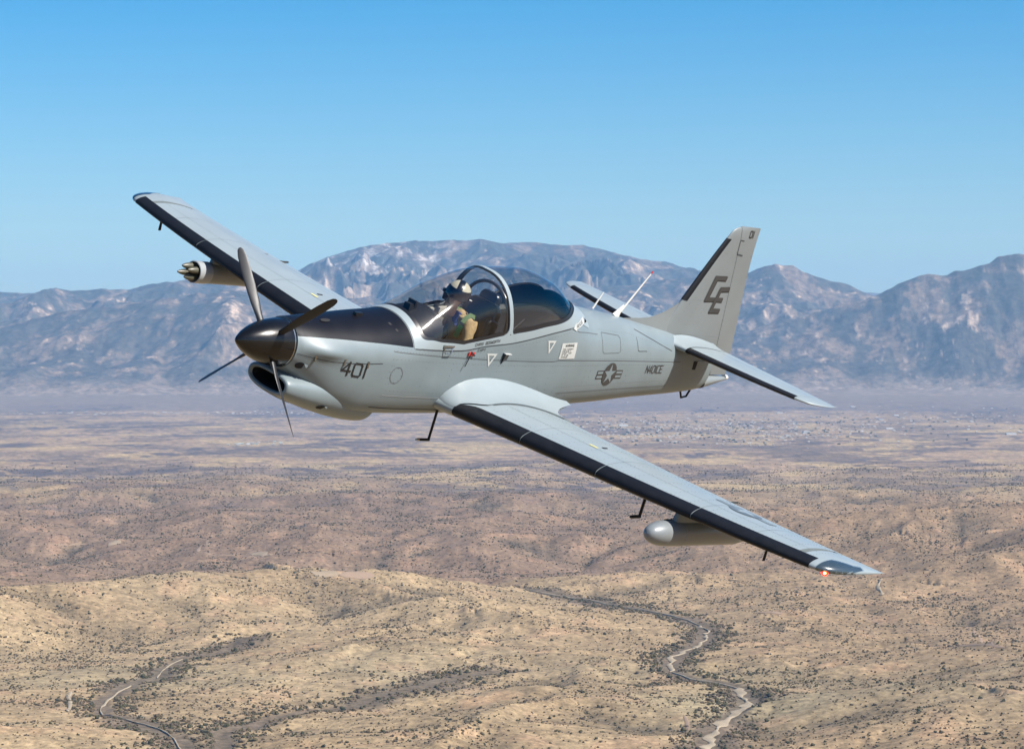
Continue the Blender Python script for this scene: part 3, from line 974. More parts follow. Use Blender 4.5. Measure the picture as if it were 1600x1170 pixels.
# black rear deck and shroud inside the rear pane
mb = MB(); P = []
for x in lin(3.95, 5.30, 26):
    w = side_y(x, zsill(x) + 0.02) - 0.05
    h = pch([3.95, 4.3, 4.7, 5.0, 5.3], [0.30, 0.42, 0.54, 0.60, 0.60])(x)
    P.append([(x, w * math.cos(a), 0.25 + (h - 0.25) * max(0, math.sin(a)) ** 0.6) for a in lin(0, math.pi, 20)])
mb.grid(P); mb.fan(P[0])
mb.build('rear_deck', M['interior_black'], AC)
mb = MB(); P = []
zl = pch([3.62, 3.95, 4.15, 4.40, 4.65, 4.85, 5.08, 5.36], [0.40, 0.46, 0.50, 0.62, 0.80, 0.86, 0.76, 0.62])
for x in lin(3.80, 5.36, 44):
    a0 = ang_of_z(x, zsill(x) - 0.01)
    z1 = min(zl(x), ztop(x) - 0.02)
    a1 = ang_of_z(x, max(z1, zsill(x) + 0.02))
    row = [mir(sec(x, a0 + (a1 - a0) * k / 16, -0.035)) for k in range(17)]
    P.append(row)
mb.grid(P)
# end cap wrapping to port at the back
P = []
for k in range(21):
    a = 30 + 120 * k / 20
    P.append([csurf(x, a, -0.04) for x in lin(4.98, 5.37, 8)])
mb.grid(P)
mb.build('rear_shroud', M['interior_black'], AC)
mb = MB()
P = []
for x in lin(3.80, 4.9, 30):
    z1 = min(zl(x), ztop(x) - 0.02); a1 = ang_of_z(x, max(z1, zsill(x) + 0.02))
    P.append([mir(sec(x, a1 - 2.0, -0.045)), mir(sec(x, a1 + 0.3, -0.045))])
mb.grid(P)
mb.build('shroud_trim', M['sill'], AC)

# ------------------------------------------------------------------ skin details on the port side
# stroke lettering
G = {'4': [[(0.72, 0), (0.72, 1), (0, 0.32), (1, 0.32)]], '0': [[(0, .15), (0, .85), (.15, 1), (.85, 1), (1, .85), (1, .15), (.85, 0), (.15, 0), (0, .15)]],
     '1': [[(.5, 0), (.5, 1)]], 'N': [[(0, 0), (0, 1), (1, 0), (1, 1)]], 'C': [[(1, 1), (.1, 1), (0, .9), (0, .1), (.1, 0), (1, 0)]],
     'E': [[(1, 1), (0, 1), (0, 0), (1, 0)], [(0, .5), (.8, .5)]], 'R': [[(0, 0), (0, 1), (.85, 1), (1, .85), (1, .6), (.85, .5), (0, .5)], [(.4, .5), (1, 0)]],
     'S': [[(1, .9), (.8, 1), (.15, 1), (0, .85), (0, .62), (.15, .52), (.85, .48), (1, .38), (1, .15), (.85, 0), (.15, 0), (0, .1)]],
     'U': [[(0, 1), (0, .12), (.15, 0), (.85, 0), (1, .12), (1, 1)]], 'W': [[(0, 1), (.25, 0), (.5, .7), (.75, 0), (1, 1)]], 'A': [[(0, 0), (.5, 1), (1, 0)], [(.2, .35), (.8, .35)]],
     'I': [[(.5, 0), (.5, 1)]], 'G': [[(1, .85), (.85, 1), (.15, 1), (0, .85), (0, .15), (.15, 0), (1, 0), (1, .45), (.55, .45)]], 'H': [[(0, 0), (0, 1)], [(1, 0), (1, 1)], [(0, .5), (1, .5)]],
     'B': [[(0, 0), (0, 1), (.8, 1), (.95, .88), (.95, .62), (.8, .5), (0, .5)], [(.8, .5), (1, .38), (1, .12), (.85, 0), (0, 0)]], 'O': [[(0, .15), (0, .85), (.15, 1), (.85, 1), (1, .85), (1, .15), (.85, 0), (.15, 0), (0, .15)]],
     'T': [[(.5, 0), (.5, 1)], [(0, 1), (1, 1)]], 'P': [[(0, 0), (0, 1), (1, 1), (1, .5), (0, .5)]], 'L': [[(0, 1), (0, 0), (1, 0)]], 'D': [[(0, 0), (0, 1), (.7, 1), (1, .75), (1, .25), (.7, 0), (0, 0)]],
     'F': [[(0, 0), (0, 1), (1, 1)], [(0, .5), (.8, .5)]], 'V': [[(0, 1), (.5, 0), (1, 1)]], 'Y': [[(0, 1), (.5, .5), (1, 1)], [(.5, .5), (.5, 0)]], 'M': [[(0, 0), (0, 1), (.5, .4), (1, 1), (1, 0)]], ' ': []}
def letters(b, text, x0, z0, cw, h, sw, f, off=0.005, gap=0.35, slant=0.0, dirv=(1, 0), upv=(0, 1)):
    u = 0.0
    for ch in text:
        w = cw * (0.35 if ch in '1I' else 1)
        for pl in G.get(ch, []):
            q = []
            for (a, c) in pl:
                if ch in '1I': a = 0.5
                px = u + a * w + slant * c * h; pz = c * h
                q.append((x0 + dirv[0] * px + upv[0] * pz, z0 + dirv[1] * px + upv[1] * pz))
            # each stroke: quads with square ends
            for i in range(len(q) - 1):
                (xa, za), (xb, zb) = q[i], q[i + 1]
                l = math.hypot(xb - xa, zb - za) or 1e-6
                ex, ez = (xb - xa) / l * sw / 2, (zb - za) / l * sw / 2
                nx, nz = -ez, ex
                o = off + 0.0002 * (i % 3)
                P = [f(xa - ex + nx, za - ez + nz, o), f(xa - ex - nx, za - ez - nz, o), f(xb + ex - nx, zb + ez - nz, o), f(xb + ex + nx, zb + ez + nz, o)]
                k = len(b.v); b.v.extend(P); b.f.append((k, k + 1, k + 2, k + 3))
        u += w + cw * gap
    return u
mb = MB(); letters(mb, '401', 1.185, -0.150, 0.098, 0.145, 0.020, surf, slant=0.0); mb.build('number_401', M['markblack'], fuselage, smooth=0)
mb = MB(); letters(mb, 'N401CE', 6.78, -0.025, 0.056, 0.094, 0.011, surf, gap=0.28); mb.build('registration', M['mark'], fuselage, smooth=0)
def csurf2(x, z, off): return rsurf(x, z, off + 0.005)
mb = MB(); letters(mb, 'CHRIS BOSWORTH', 3.20, 0.262, 0.021, 0.030, 0.005, csurf2, gap=0.42, dirv=(1, 0.17)); mb.build('name_lettering', M['mark'], cframe, smooth=0)['kind'] = 'stuff'
mb = MB(); letters(mb, 'CAPT', 3.27, 0.205, 0.022, 0.026, 0.005, rsurf, gap=0.55, dirv=(1, 0.1)); mb.build('rank_lettering', M['mark'], fuselage, smooth=0)
# fin letters traced as polygons (pixel outline turned into fin points at design time)
def finpoly(pts, off):
    b = MB(); b.poly([fpt(z, x, 1, off) for x, z in pts], pts); return b
C_ = [(7.966, 1.213), (8.231, 1.218), (8.213, 1.156), (8.027, 1.157), (7.957, 0.926), (8.284, 0.93), (8.271, 0.873), (7.872, 0.87)]
E_ = [(8.147, 1.07), (8.369, 1.078), (8.37, 1.018), (8.188, 1.011), (8.118, 0.784), (8.294, 0.784), (8.284, 0.726), (8.043, 0.723)]
sh = [(x + 0.012, z - 0.014) for x, z in C_]
finpoly(sh, 0.0035).build('tail_code_shadow', M['markblack'], fin, smooth=0)
finpoly([(x + 0.012, z - 0.014) for x, z in E_], 0.0040).build('tail_code_shadow', M['markblack'], fin, smooth=0)
finpoly(C_, 0.0060).build('tail_code', M['mark'], fin, smooth=0)
finpoly(E_, 0.0066).build('tail_code', M['mark'], fin, smooth=0)
mb = MB(); letters(mb, '01', 8.44, 1.745, 0.055, 0.085, 0.013, lambda x, z, o: fpt(z, x, 1, o), gap=0.4); mb.build('tail_number', M['markblack'], rudder, smooth=0)
# national insignia
def star_pts(cx, cz, R_, r_): return [(cx + (R_ if k % 2 == 0 else r_) * math.sin(math.pi * k / 5), cz + (R_ if k % 2 == 0 else r_) * math.cos(math.pi * k / 5)) for k in range(10)]
def insignia(f, cx, cz, R_, dark, light, parent, sx=1.0):
    # f(u, v, off) maps insignia-plane coordinates to points
    def P(name, pts, off, m):
        b = MB(); dense = []
        for i in range(len(pts)):
            a, c = pts[i], pts[(i + 1) % len(pts)]
            for k in range(4): dense.append((a[0] + (c[0] - a[0]) * k / 4, a[1] + (c[1] - a[1]) * k / 4))
        b.poly([f(cx + p[0] * sx, cz + p[1], off) for p in dense], dense)
        return b.build(name, m, parent, smooth=0)
    disc = [(R_ * math.cos(2 * math.pi * k / 36), R_ * math.sin(2 * math.pi * k / 36)) for k in range(36)]
    bar = lambda s, a, b_, z0, z1: [(s * a, z0), (s * b_, z0), (s * b_, z1), (s * a, z1)]
    for s in (1, -1):
        P('insignia_bar', bar(s, R_ * 0.85, R_ * 2.0, -R_ * 0.42, R_ * 0.34), 0.003, dark)
        P('insignia_stripe', bar(s, R_ * 1.06, R_ * 1.90, R_ * 0.04, R_ * 0.24), 0.0045, light)
        P('insignia_stripe', bar(s, R_ * 1.06, R_ * 1.90, -R_ * 0.32, -R_ * 0.12), 0.0045, light)
    P('insignia_disc', disc, 0.006, dark)
    P('insignia_star', star_pts(0, 0, R_ * 0.93, R_ * 0.36), 0.008, light)
insignia(surf, 5.95, -0.03, 0.145, M['mark'], M['grey'], fuselage)
def wsurf(u, v, off):   # u along the span (port), v forward
    y = u; x = -v
    return wpt(y, (x - xle(y)) / (xte(y) - xle(y)), 1, off)
insignia(wsurf, 4.22, -3.86, 0.19, M['markwing'], M['grey_top'], wings[1])
# white triangles, warning placard, rescue arrow
def tri(x0, x1, zt_, xb, zb_):
    b = MB(); o = [(x0, zt_), (x1, zt_), (xb, zb_)]
    cx, cz = sum(p[0] for p in o) / 3, sum(p[1] for p in o) / 3
    i_ = [(cx + (p[0] - cx) * 0.52, cz + (p[1] - cz) * 0.52) for p in o]
    for k in range(3):
        q = [o[k], o[(k + 1) % 3], i_[(k + 1) % 3], i_[k]]
        b.grid([[surf(q[0][0] + (q[1][0] - q[0][0]) * t, q[0][1] + (q[1][1] - q[0][1]) * t, 0.005) for t in lin(0, 1, 4)], [surf(q[3][0] + (q[2][0] - q[3][0]) * t, q[3][1] + (q[2][1] - q[3][1]) * t, 0.005) for t in lin(0, 1, 4)]])
    b.build('warning_triangle', M['white'], fuselage, smooth=0)
tri(3.27, 3.455, 0.238, 3.355, 0.075)
tri(4.355, 4.53, 0.41, 4.43, 0.250)
mb = MB(); mb.grid([[surf(x, z, 0.005) for z in lin(0.185, 0.378, 6)] for x in lin(4.675, 5.02, 6)])
wp = mb.build('warning_placard', M['white'], fuselage, smooth=0)
mb = MB(); letters(mb, 'WARNING', 4.755, 0.335, 0.022, 0.026, 0.005, surf, off=0.008, gap=0.4)
for r in range(5):
    letters(mb, ['THIS AIRCRAFT', 'CONTAINS A', 'CANOPY THAT', 'IS TO BE', 'HANDLED'][r], 4.715, 0.300 - 0.024 * r, 0.013, 0.012, 0.0032, surf, off=0.008, gap=0.5)
mb.build('placard_text', M['mark'], wp, smooth=0)
ax_, az_ = 4.885, 0.535; bx_, bz_ = 5.24, 0.600
dl = math.hypot(bx_ - ax_, bz_ - az_); ux, uz = (bx_ - ax_) / dl, (bz_ - az_) / dl; vx, vz = -uz, ux
def arrow_pt(u, v): return (ax_ + ux * u + vx * v, az_ + uz * u + vz * v)
mb = MB()
o = [arrow_pt(0, 0), arrow_pt(0.09, -0.048), arrow_pt(0.09, -0.026), arrow_pt(dl, -0.026), arrow_pt(dl, 0.026), arrow_pt(0.09, 0.026), arrow_pt(0.09, 0.048)]
for q in ([arrow_pt(0.004, 0), arrow_pt(0.09, -0.05), arrow_pt(0.09, 0.05)],):
    mb.poly([surf(x, z, 0.0085) for x, z in q], q)
mb.grid([[surf(*arrow_pt(u, v), 0.0085) for v in lin(-0.028, 0.028, 3)] for u in lin(0.09, dl, 12)])
ra = mb.build('rescue_arrow', M['white'], fuselage, smooth=0)
mb = MB(); p0 = arrow_pt(0.105, -0.014); letters(mb, 'RESCUE', p0[0], p0[1], 0.023, 0.028, 0.005, surf, off=0.0105, gap=0.45, dirv=(ux, uz), upv=(vx, vz))
mb.build('arrow_text', M['mark'], ra, smooth=0)
# panel gaps and crease lines
def seam(pts, w=0.007, m='line', off=0.003, parent=None, name='panel_gap'):
    b = MB(); strip_mb(b, pts, w, off); return b.build(name, M[m], parent or fuselage, smooth=0)
M['faint'] = mat('faint_joint_side', (0.115, 0.125, 0.13), 0.6)
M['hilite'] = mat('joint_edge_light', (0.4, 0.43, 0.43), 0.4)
def rseam(pts, w=0.007, m='line', off=0.003):
    b = MB(); strip_mb(b, pts, w, off, rsurf); return b.build('panel_gap', M[m], fuselage, smooth=0)
rseam([(x, zsill(x) - 0.006) for x in lin(2.28, 4.93, 22)], 0.010)
rseam([(0.67, -0.020), (0.876, -0.037), (1.118, -0.048), (1.45, -0.036), (1.80, -0.007)], 0.007)
seam([(x, 0.165 + 0.01 * math.sin(x)) for x in lin(1.80, 4.6, 30)] + [(x, 0.17 - 0.02 * (x - 4.6)) for x in lin(4.7, 7.55, 24)], 0.007, 'faint')
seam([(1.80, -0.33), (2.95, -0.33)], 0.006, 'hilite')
seam([(1.72, -0.50), (2.88, -0.50)], 0.010, 'line')
seam([(4.9, -0.26), (7.4, -0.21)], 0.006, 'faint')
rseam([(4.95, 0.510), (5.16, 0.465), (5.60, 0.43)], 0.007, 'faint')
seam([(5.62, 0.47), (6.02, 0.43), (6.06, 0.40), (6.08, 0.25), (6.03, 0.235), (5.70, 0.235), (5.66, 0.26), (5.62, 0.47)], 0.006, 'faint', name='hatch_edge')
seam([(6.45, 0.41), (6.49, 0.26), (6.52, 0.25), (6.70, 0.25)], 0.007, 'line', name='hatch_edge')
seam([(1.90 + 0.085 * math.cos(a), -0.085 + 0.095 * math.sin(a)) for a in lin(0, 2 * math.pi, 24)], 0.005, 'faint', name='round_cover_edge')
seam([(x, ztop(x) * 0 + 0.50 - (x - 6.4) * 0.28) for x in lin(6.45, 7.30, 10)], 0.006, 'line')
# rivets: rows of tiny heads, one mass
mb = MB()
def rivet(x, z, r=0.0055, f=surf, s=1):
    try: c = Vector(f(x, z, 0.0))
    except Exception: return
    e = 0.01
    cx = Vector(f(x + e, z, 0.0)) - c; cz = Vector(f(x, z + e, 0.0)) - c
    n = cx.cross(cz)
    if n.length < 1e-9: return
    n.normalize()
    if n.y < 0: n = -n
    cx.normalize(); cz = n.cross(cx)
    b = len(mb.v)
    for k in range(6):
        a = math.pi * k / 3
        q = c + cx * (r * math.cos(a)) + cz * (r * math.sin(a)) + n * 0.0008
        mb.v.append((q.x, q.y, q.z))
    q = c + n * 0.004; mb.v.append((q.x, q.y, q.z))
    for k in range(6): mb.f.append((b + k, b + (k + 1) % 6, b + 6))
def row(pts, step=0.055, **k):
    for i in range(len(pts) - 1):
        (xa, za), (xb, zb) = pts[i], pts[i + 1]
        l = math.hypot(xb - xa, zb - za); n = max(1, int(l / step))
        for j in range(n): rivet(xa + (xb - xa) * j / n, za + (zb - za) * j / n, **k)
row([(1.80, 0.185), (4.6, 0.185), (7.4, 0.145)], 0.045)
row([(1.86, 0.215), (2.9, 0.215), (3.4, 0.27), (4.8, 0.50), (5.6, 0.42)], 0.06)
row([(1.80, 0.10), (4.5, 0.10), (7.4, 0.075)])
row([(1.83, -0.27), (2.98, -0.27)]); row([(4.8, -0.18), (7.4, -0.13)]); row([(1.80, -0.35), (2.95, -0.35)], 0.05); row([(4.9, -0.29), (7.3, -0.24)])
for x in (1.80, 1.84, 2.33, 2.75, 3.10, 3.55, 3.60, 3.64, 3.85, 4.05, 4.25, 4.6, 4.95, 5.4, 5.5, 6.2, 6.35):
    row([(x, 0.09), (x - 0.01, (-0.26 if x < 3 else (-0.12 if x < 4.6 else -0.2)))], 0.06)
row([(5.60, 0.50), (6.12, 0.455), (6.12, 0.21)], 0.05); row([(5.56, 0.50), (5.56, 0.2)], 0.05)
row([(6.2, 0.46), (7.3, 0.27)], 0.05)
for k in range(8): rivet(1.90 + 0.075 * math.cos(k * math.pi / 4), -0.085 + 0.085 * math.sin(k * math.pi / 4), r=0.008)
ff = lambda x, z, o: fpt(z, x, 1, o)
for dx in (0.13, 0.30, 0.47):
    row([(fin_le(z) + dx, z) for z in lin(0.55, 1.62, 10) if fin_le(z) + dx < fin_hinge(z) - 0.02], 0.045, f=ff, r=0.0045)
row([(fin_hinge(z) + 0.03, z) for z in lin(0.3, 1.6, 10)], 0.05, f=ff, r=0.004)
row([(fin_hinge(z) - 0.03, z) for z in lin(0.3, 1.6, 10)], 0.05, f=ff, r=0.004)
row([(7.66, 0.88), (8.38, 0.87)], 0.035, f=ff, r=0.004); row([(7.6, 0.42), (8.45, 0.40)], 0.035, f=ff, r=0.004)
wf = lambda x, y, o: wpt(y, (x - xle(y)) / (xte(y) - xle(y)), 1, o)
def rivet_w(x, y, r=0.005):
    c = Vector(wf(x, y, 0.0)); b = len(mb.v)
    for k in range(6):
        a = math.pi * k / 3; mb.v.append((c.x + r * math.cos(a), c.y + r * math.sin(a), c.z + 0.0012))
    mb.v.append((c.x, c.y, c.z + 0.0045))
    for k in range(6): mb.f.append((b + k, b + (k + 1) % 6, b + 6))
for y in lin(1.15, 5.4, 17):
    c = xte(y) - xle(y)
    for k in range(12): rivet_w(xle(y) + c * (0.12 + 0.62 * k / 12), y)
for fr_ in (0.13, 0.30, 0.70):
    for y in lin(1.1, 5.4, 80): rivet_w(xle(y) + fr_ * (xte(y) - xle(y)), y, 0.0045)
for k in range(13):
    x = 3.05 + 2.1 * k / 12; 
    z = [-.30, -.235, -.205, -.19, -.185, -.18, -.185, -.195, -.21, -.235, -.265, -.30, -.335][k] + 0.03
    rivet(x, z, r=0.008)
rv = mb.build('rivets', M['rivet'], AC, smooth=0)
rv['kind'] = 'stuff'
# bright fasteners on the cowl
mb_save = mb
mb = MB()
for x, z in ((1.55, 0.425), (1.60, 0.41), (1.66, 0.43), (1.74, 0.43), (1.83, 0.43), (1.90, 0.425), (1.97, 0.40), (1.55, 0.385), (1.60, 0.36), (1.66, 0.34), (1.72, 0.28), (1.79, 0.275), (1.86, 0.275), (1.93, 0.275), (2.0, 0.275), (2.03, 0.30), (1.95, 0.345)):
    rivet(x, z, r=0.007)
mb.build('cowl_fasteners', M['steel'], glarep, smooth=0)['kind'] = 'stuff'
mb = mb_save
patch('access_slot', M['deep'], glarep, [(1.845, 0.41), (1.875, 0.415), (1.925, 0.365), (1.895, 0.355)], 0.007)
# cowl latches
for x in (0.885, 1.262, 1.59):
    b = MB(); c = rsurf(x, -0.04, 0.0)
    b.box((x, c[1] + 0.006, -0.035), (0.022, 0.012, 0.075)); b.box((x, c[1] + 0.013, -0.062), (0.016, 0.010, 0.018))
    b.build('cowl_latch', M['steel'], fuselage, smooth=0)
# side scoop hole, chin scoop, top scoop, top fitting
def dimple(name, f, x0, x1, z0, h, parent, fw=0.5, light=True):
    b = MB(); n = 16; pts = []
    for k in range(n):
        a = 2 * math.pi * k / n
        pts.append(((x0 + x1) / 2 + (x1 - x0) / 2 * math.cos(a), z0 + h / 2 * math.sin(a)))
    b.poly([f(x, z, 0.006) for x, z in pts], pts)
    o = b.build(name, M['deep'], parent, smooth=0)
    if light:
        b = MB(); q = [f(x1 - 0.02, z0 - h * 0.35, 0.004), f(x1 + 0.035, z0 - h * 0.2, 0.006), f(x1 + 0.035, z0 + h * 0.25, 0.006), f(x1 - 0.015, z0 + h * 0.4, 0.004)]
        c = f(x1 + 0.005, z0, 0.022)
        k = len(b.v); b.v.extend([tuple(p) for p in q] + [tuple(c)])
        for i in range(4): b.f.append((k + i, k + (i + 1) % 4, k + 4))
        b.build('scoop_lip', M['grey'], o)
dimple('cowl_vent', rsurf, 0.715, 0.815, -0.150, 0.080, fuselage)
dimple('chin_scoop', chin_side, 1.16, 1.27, -0.60, 0.055, chin)
b = MB(); pts = [(1.14 + 0.07 * math.cos(a), 0.10 + 0.032 * math.sin(a)) for a in lin(0, 2 * math.pi * 15 / 16, 15)]
b.poly([(p[0], p[1], sec(p[0], 90 - math.degrees(math.asin(min(1, p[1] / wid(p[0])))), 0.010)[2] + 0.004) for p in pts], pts)
b.build('upper_scoop', M['deep'], glarep, smooth=0)
b = MB(); b.box((1.70, 0.03, ztop(1.7) + 0.018), (0.11, 0.05, 0.035)); b.build('upper_fitting', M['seal'], glarep, smooth=0)
# canopy latch handle, safety pin with red flag, folding step
b = MB(); yh = side_y(2.77, 0.21) + 0.02
b.tube([(2.70, yh - 0.02, 0.235), (2.72, yh + 0.012, 0.155), (2.82, yh + 0.012, 0.155), (2.85, yh - 0.02, 0.235)], 0.007, 6)
b.box((2.775, yh - 0.012, 0.24), (0.17, 0.02, 0.018))
b.build('canopy_handle', M['steel'], fuselage, smooth=0)
b = MB(); ys = side_y(3.16, 0.15)
b.box((3.17, ys + 0.012, 0.170), (0.10, 0.012, 0.045)); fl = b.build('warning_flag', M['red'], fuselage, smooth=0)
b = MB(); b.tube([(3.155, ys + 0.02, 0.172), (3.10, ys + 0.03, 0.022)], 0.006, 6); b.tube([(3.15, ys + 0.022, 0.197), (3.22, ys + 0.022, 0.157)], 0.008, 6)
b.build('pin_shaft', M['seal'], fl)
b = MB(); ys = side_y(3.76, 0.14)
b.v += [(3.72, ys + 0.004, 0.205), (3.77, ys + 0.004, 0.075), (3.72, ys + 0.05, 0.20), (3.83, ys + 0.012, 0.175), (3.74, ys + 0.004, 0.065)]
b.f += [(0, 2, 4), (0, 2, 3), (2, 3, 4)]
b.build('step_flap', M['seal'], fuselage, smooth=0)
b = MB(); b.box((3.785, ys + 0.02, 0.198), (0.11, 0.035, 0.008)); b.build('step_edge', M['white'], fuselage, smooth=0)
# antennas on the spine
for (x, z, x2, z2, r, base) in ((6.31, 0.585, 6.72, 1.16, 0.011, True), (5.79, 0.66, 5.90, 0.86, 0.010, False)):
    b = MB()
    b.tube([(x, 0, z - 0.02), (x2, 0, z2)], [r * 1.3, r * 0.6], 8)
    if base:
        b.tube([(x - 0.03, 0, z - 0.03), (x + 0.01, 0, z + 0.04), (x + 0.07, 0, z + 0.13)], [0.075, 0.045, 0.014], 10, squash=(0.35, 1))
    o = b.build('antenna_mast', M['whiteant'], AC)
    if base:
        b = MB(); b.tube([(x2 - 0.012, 0, z2 - 0.015), (x2 + 0.006, 0, z2 + 0.01)], 0.011, 8); b.build('antenna_tip', M['red'], o)
# wing pylons
for s in (1, -1):
    b = MB(); R = []
    y = 3.82
    for z in lin(-0.42, -0.20, 4):
        a, c = 3.20 - (z + 0.42) * -0.25, 4.15
        R.append([(a + (c - a) * (1 - math.cos(math.pi * k / 12)) / 2, s * y + sd * (0.055 * math.sin(math.pi * ((k if sd > 0 else 12 - k) / 12) ** 0.7) if True else 0), z) for sd in (1,) for k in range(13)] + [(a + (c - a) * (1 - math.cos(math.pi * k / 12)) / 2, s * y - 0.055 * math.sin(math.pi * (k / 12) ** 0.7), z) for k in range(11, 0, -1)])
    b.grid(R, cv=True); b.fan(R[0]); b.fan(R[-1])
    b.build('pylon', M['grey'], AC)

# ------------------------------------------------------------------ pods hanging under the wings (things of their own)
def thing_at(name, org, label, cat, group=None):
    m = AM @ Matrix.Translation(A(org))
    return empty(name, label, cat, group, m)
PZ = -0.555
org = (3.2, 3.82, PZ)
pod = thing_at('sensor_pod', org, 'grey round-nosed pod hanging under the near, port wing', 'pod')
b = MB(); rings = []
RPd = 0.142
for x, r in ((2.80, 0.004), (2.806, 0.032), (2.82, 0.056), (2.86, 0.086), (2.92, 0.111), (3.0, 0.129), (3.1, 0.139), (3.2, RPd), (3.335, RPd)):
    rings.append([(x, 3.82 + r * math.cos(a), PZ + r * math.sin(a)) for a in [2 * math.pi * k / 32 for k in range(32)]])
b.grid(rings, cv=True)
b.build('nose_cap', M['pod'], pod, origin=org)
b = MB(); rings = []
for x, r in ((3.337, RPd - 0.01), (3.34, RPd + 0.001), (4.35, RPd + 0.001), (4.52, 0.12), (4.66, 0.08), (4.72, 0.03)):
    rings.append([(x, 3.82 + r * math.cos(a), PZ + r * math.sin(a)) for a in [2 * math.pi * k / 32 for k in range(32)]])
b.grid(rings, cv=True); b.fan(rings[0]); b.fan(rings[-1])
b.build('body', M['pod'], pod, origin=org)
b = MB(); b.tube([(3.334, 3.82, PZ), (3.339, 3.82, PZ)], RPd + 0.002, 32, cap=False); b.build('joint_ring', M['podring'], pod, origin=org)
b = MB(); b.box((3.15, 3.79, PZ + RPd - 0.001), (0.14, 0.012, 0.012)); b.build('nose_latch', M['line'], pod, origin=org, smooth=0)

org = (3.2, -3.82, PZ + 0.045)
PZ2 = PZ + 0.045
rk = thing_at('rocket_pod', org, 'rocket launcher pod with olive rocket noses under the far, starboard wing', 'rocket pod')
b = MB(); R2 = 0.132
rings = [[(x, -3.82 + r * math.cos(a), PZ2 + r * math.sin(a)) for a in [2 * math.pi * k / 32 for k in range(32)]] for x, r in ((3.19, R2), (4.30, R2), (4.45, 0.11), (4.55, 0.07))]
b.grid(rings, cv=True); b.fan(rings[-1])
b.build('launcher_tube', M['pod'], rk, origin=org)
b = MB()
rings = [[(x, -3.82 + r * math.cos(a), PZ2 + r * math.sin(a)) for a in [2 * math.pi * k / 32 for k in range(32)]] for x, r in ((3.06, 0.112), (2.985, 0.120), (2.975, 0.128), (2.98, 0.137), (3.03, 0.138), (3.19, 0.138), (3.195, 0.13))]
b.grid(rings, cv=True)
b.build('front_ring', M['podring'], rk, origin=org)
b = MB(); b.tube([(3.05, -3.82, PZ2), (3.06, -3.82, PZ2)], 0.113, 28); b.build('face_plate', M['deep'], rk, origin=org)
for (dy, dz, ln) in ((-0.052, 0.054, 0.16), (0.050, 0.036, 0.15), (-0.058, -0.030, 0.20), (0.020, -0.064, 0.15), ):
    b = MB(); y, z = -3.82 + dy, PZ2 + dz
    b.tube([(3.05, y, z), (2.98 - 0.02, y, z), (2.98 - ln * 0.5, y, z), (2.98 - ln * 0.8, y, z), (2.98 - ln, y, z)], [0.044, 0.044, 0.038, 0.026, 0.010], 18)
    b.build('rocket_nose', M['olive'], rk, origin=org)
# ------------------------------------------------------------------ pilot, seated, head turned towards the port side
def skin_body(name, joints, edges, radii_, m, parent, org, sub=2):
    me = bpy.data.meshes.new(name)
    me.from_pydata([tuple(A(j) - A(org)) for j in joints], edges, [])
    o = bpy.data.objects.new(name, me); COL.objects.link(o)
    o.parent = parent
    md = o.modifiers.new('skin', 'SKIN')
    md.use_smooth_shade = True
    for i, r in enumerate(radii_):
        sv = me.skin_vertices[0].data[i]
        sv.radius = r if hasattr(r, '__len__') else (r, r)
        sv.use_root = (i == 0)
    md2 = o.modifiers.new('sub', 'SUBSURF'); md2.levels = sub; md2.render_levels = sub
    me.materials.append(m)
    return o
org = (3.45, 0.03, 0.05)
pilot = thing_at('person', org, 'pilot in tan flight suit and cream helmet with black visor, looking towards the camera', 'person')
J = [(3.50, 0.03, 0.00), (3.52, 0.03, 0.14), (3.49, 0.04, 0.28), (3.44, 0.04, 0.385), (3.385, 0.045, 0.455), (3.335, 0.05, 0.52),
     (3.40, 0.185, 0.395), (3.36, 0.27, 0.24), (3.27, 0.31, 0.10), (3.10, 0.25, 0.10), (3.03, 0.22, 0.105),
     (3.37, -0.125, 0.395), (3.33, -0.20, 0.24), (3.32, -0.22, 0.10), (3.13, -0.10, 0.10), (3.07, -0.05, 0.11),
     (3.40, 0.13, -0.01), (3.05, 0.17, 0.08), (2.80, 0.17, -0.20), (2.72, 0.17, -0.30), (2.58, 0.17, -0.30),
     (3.40, -0.08, -0.01), (3.05, -0.12, 0.08), (2.80, -0.12, -0.20), (2.72, -0.12, -0.30), (2.58, -0.12, -0.30)]
Ed = [(0, 1), (1, 2), (2, 3), (3, 4), (4, 5), (3, 6), (6, 7), (7, 8), (8, 9), (9, 10), (3, 11), (11, 12), (12, 13), (13, 14), (14, 15),
      (0, 16), (16, 17), (17, 18), (18, 19), (19, 20), (0, 21), (21, 22), (22, 23), (23, 24), (24, 25)]
Rr = [0.15, 0.135, (0.16, 0.15), (0.145, 0.125), 0.08, 0.055, 0.078, 0.062, 0.052, 0.043, 0.036, 0.078, 0.062, 0.052, 0.043, 0.036,
      0.095, 0.07, 0.055, 0.05, 0.04, 0.095, 0.07, 0.055, 0.05, 0.04]
skin_body('body', J, Ed, Rr, M['suit'], pilot, org)
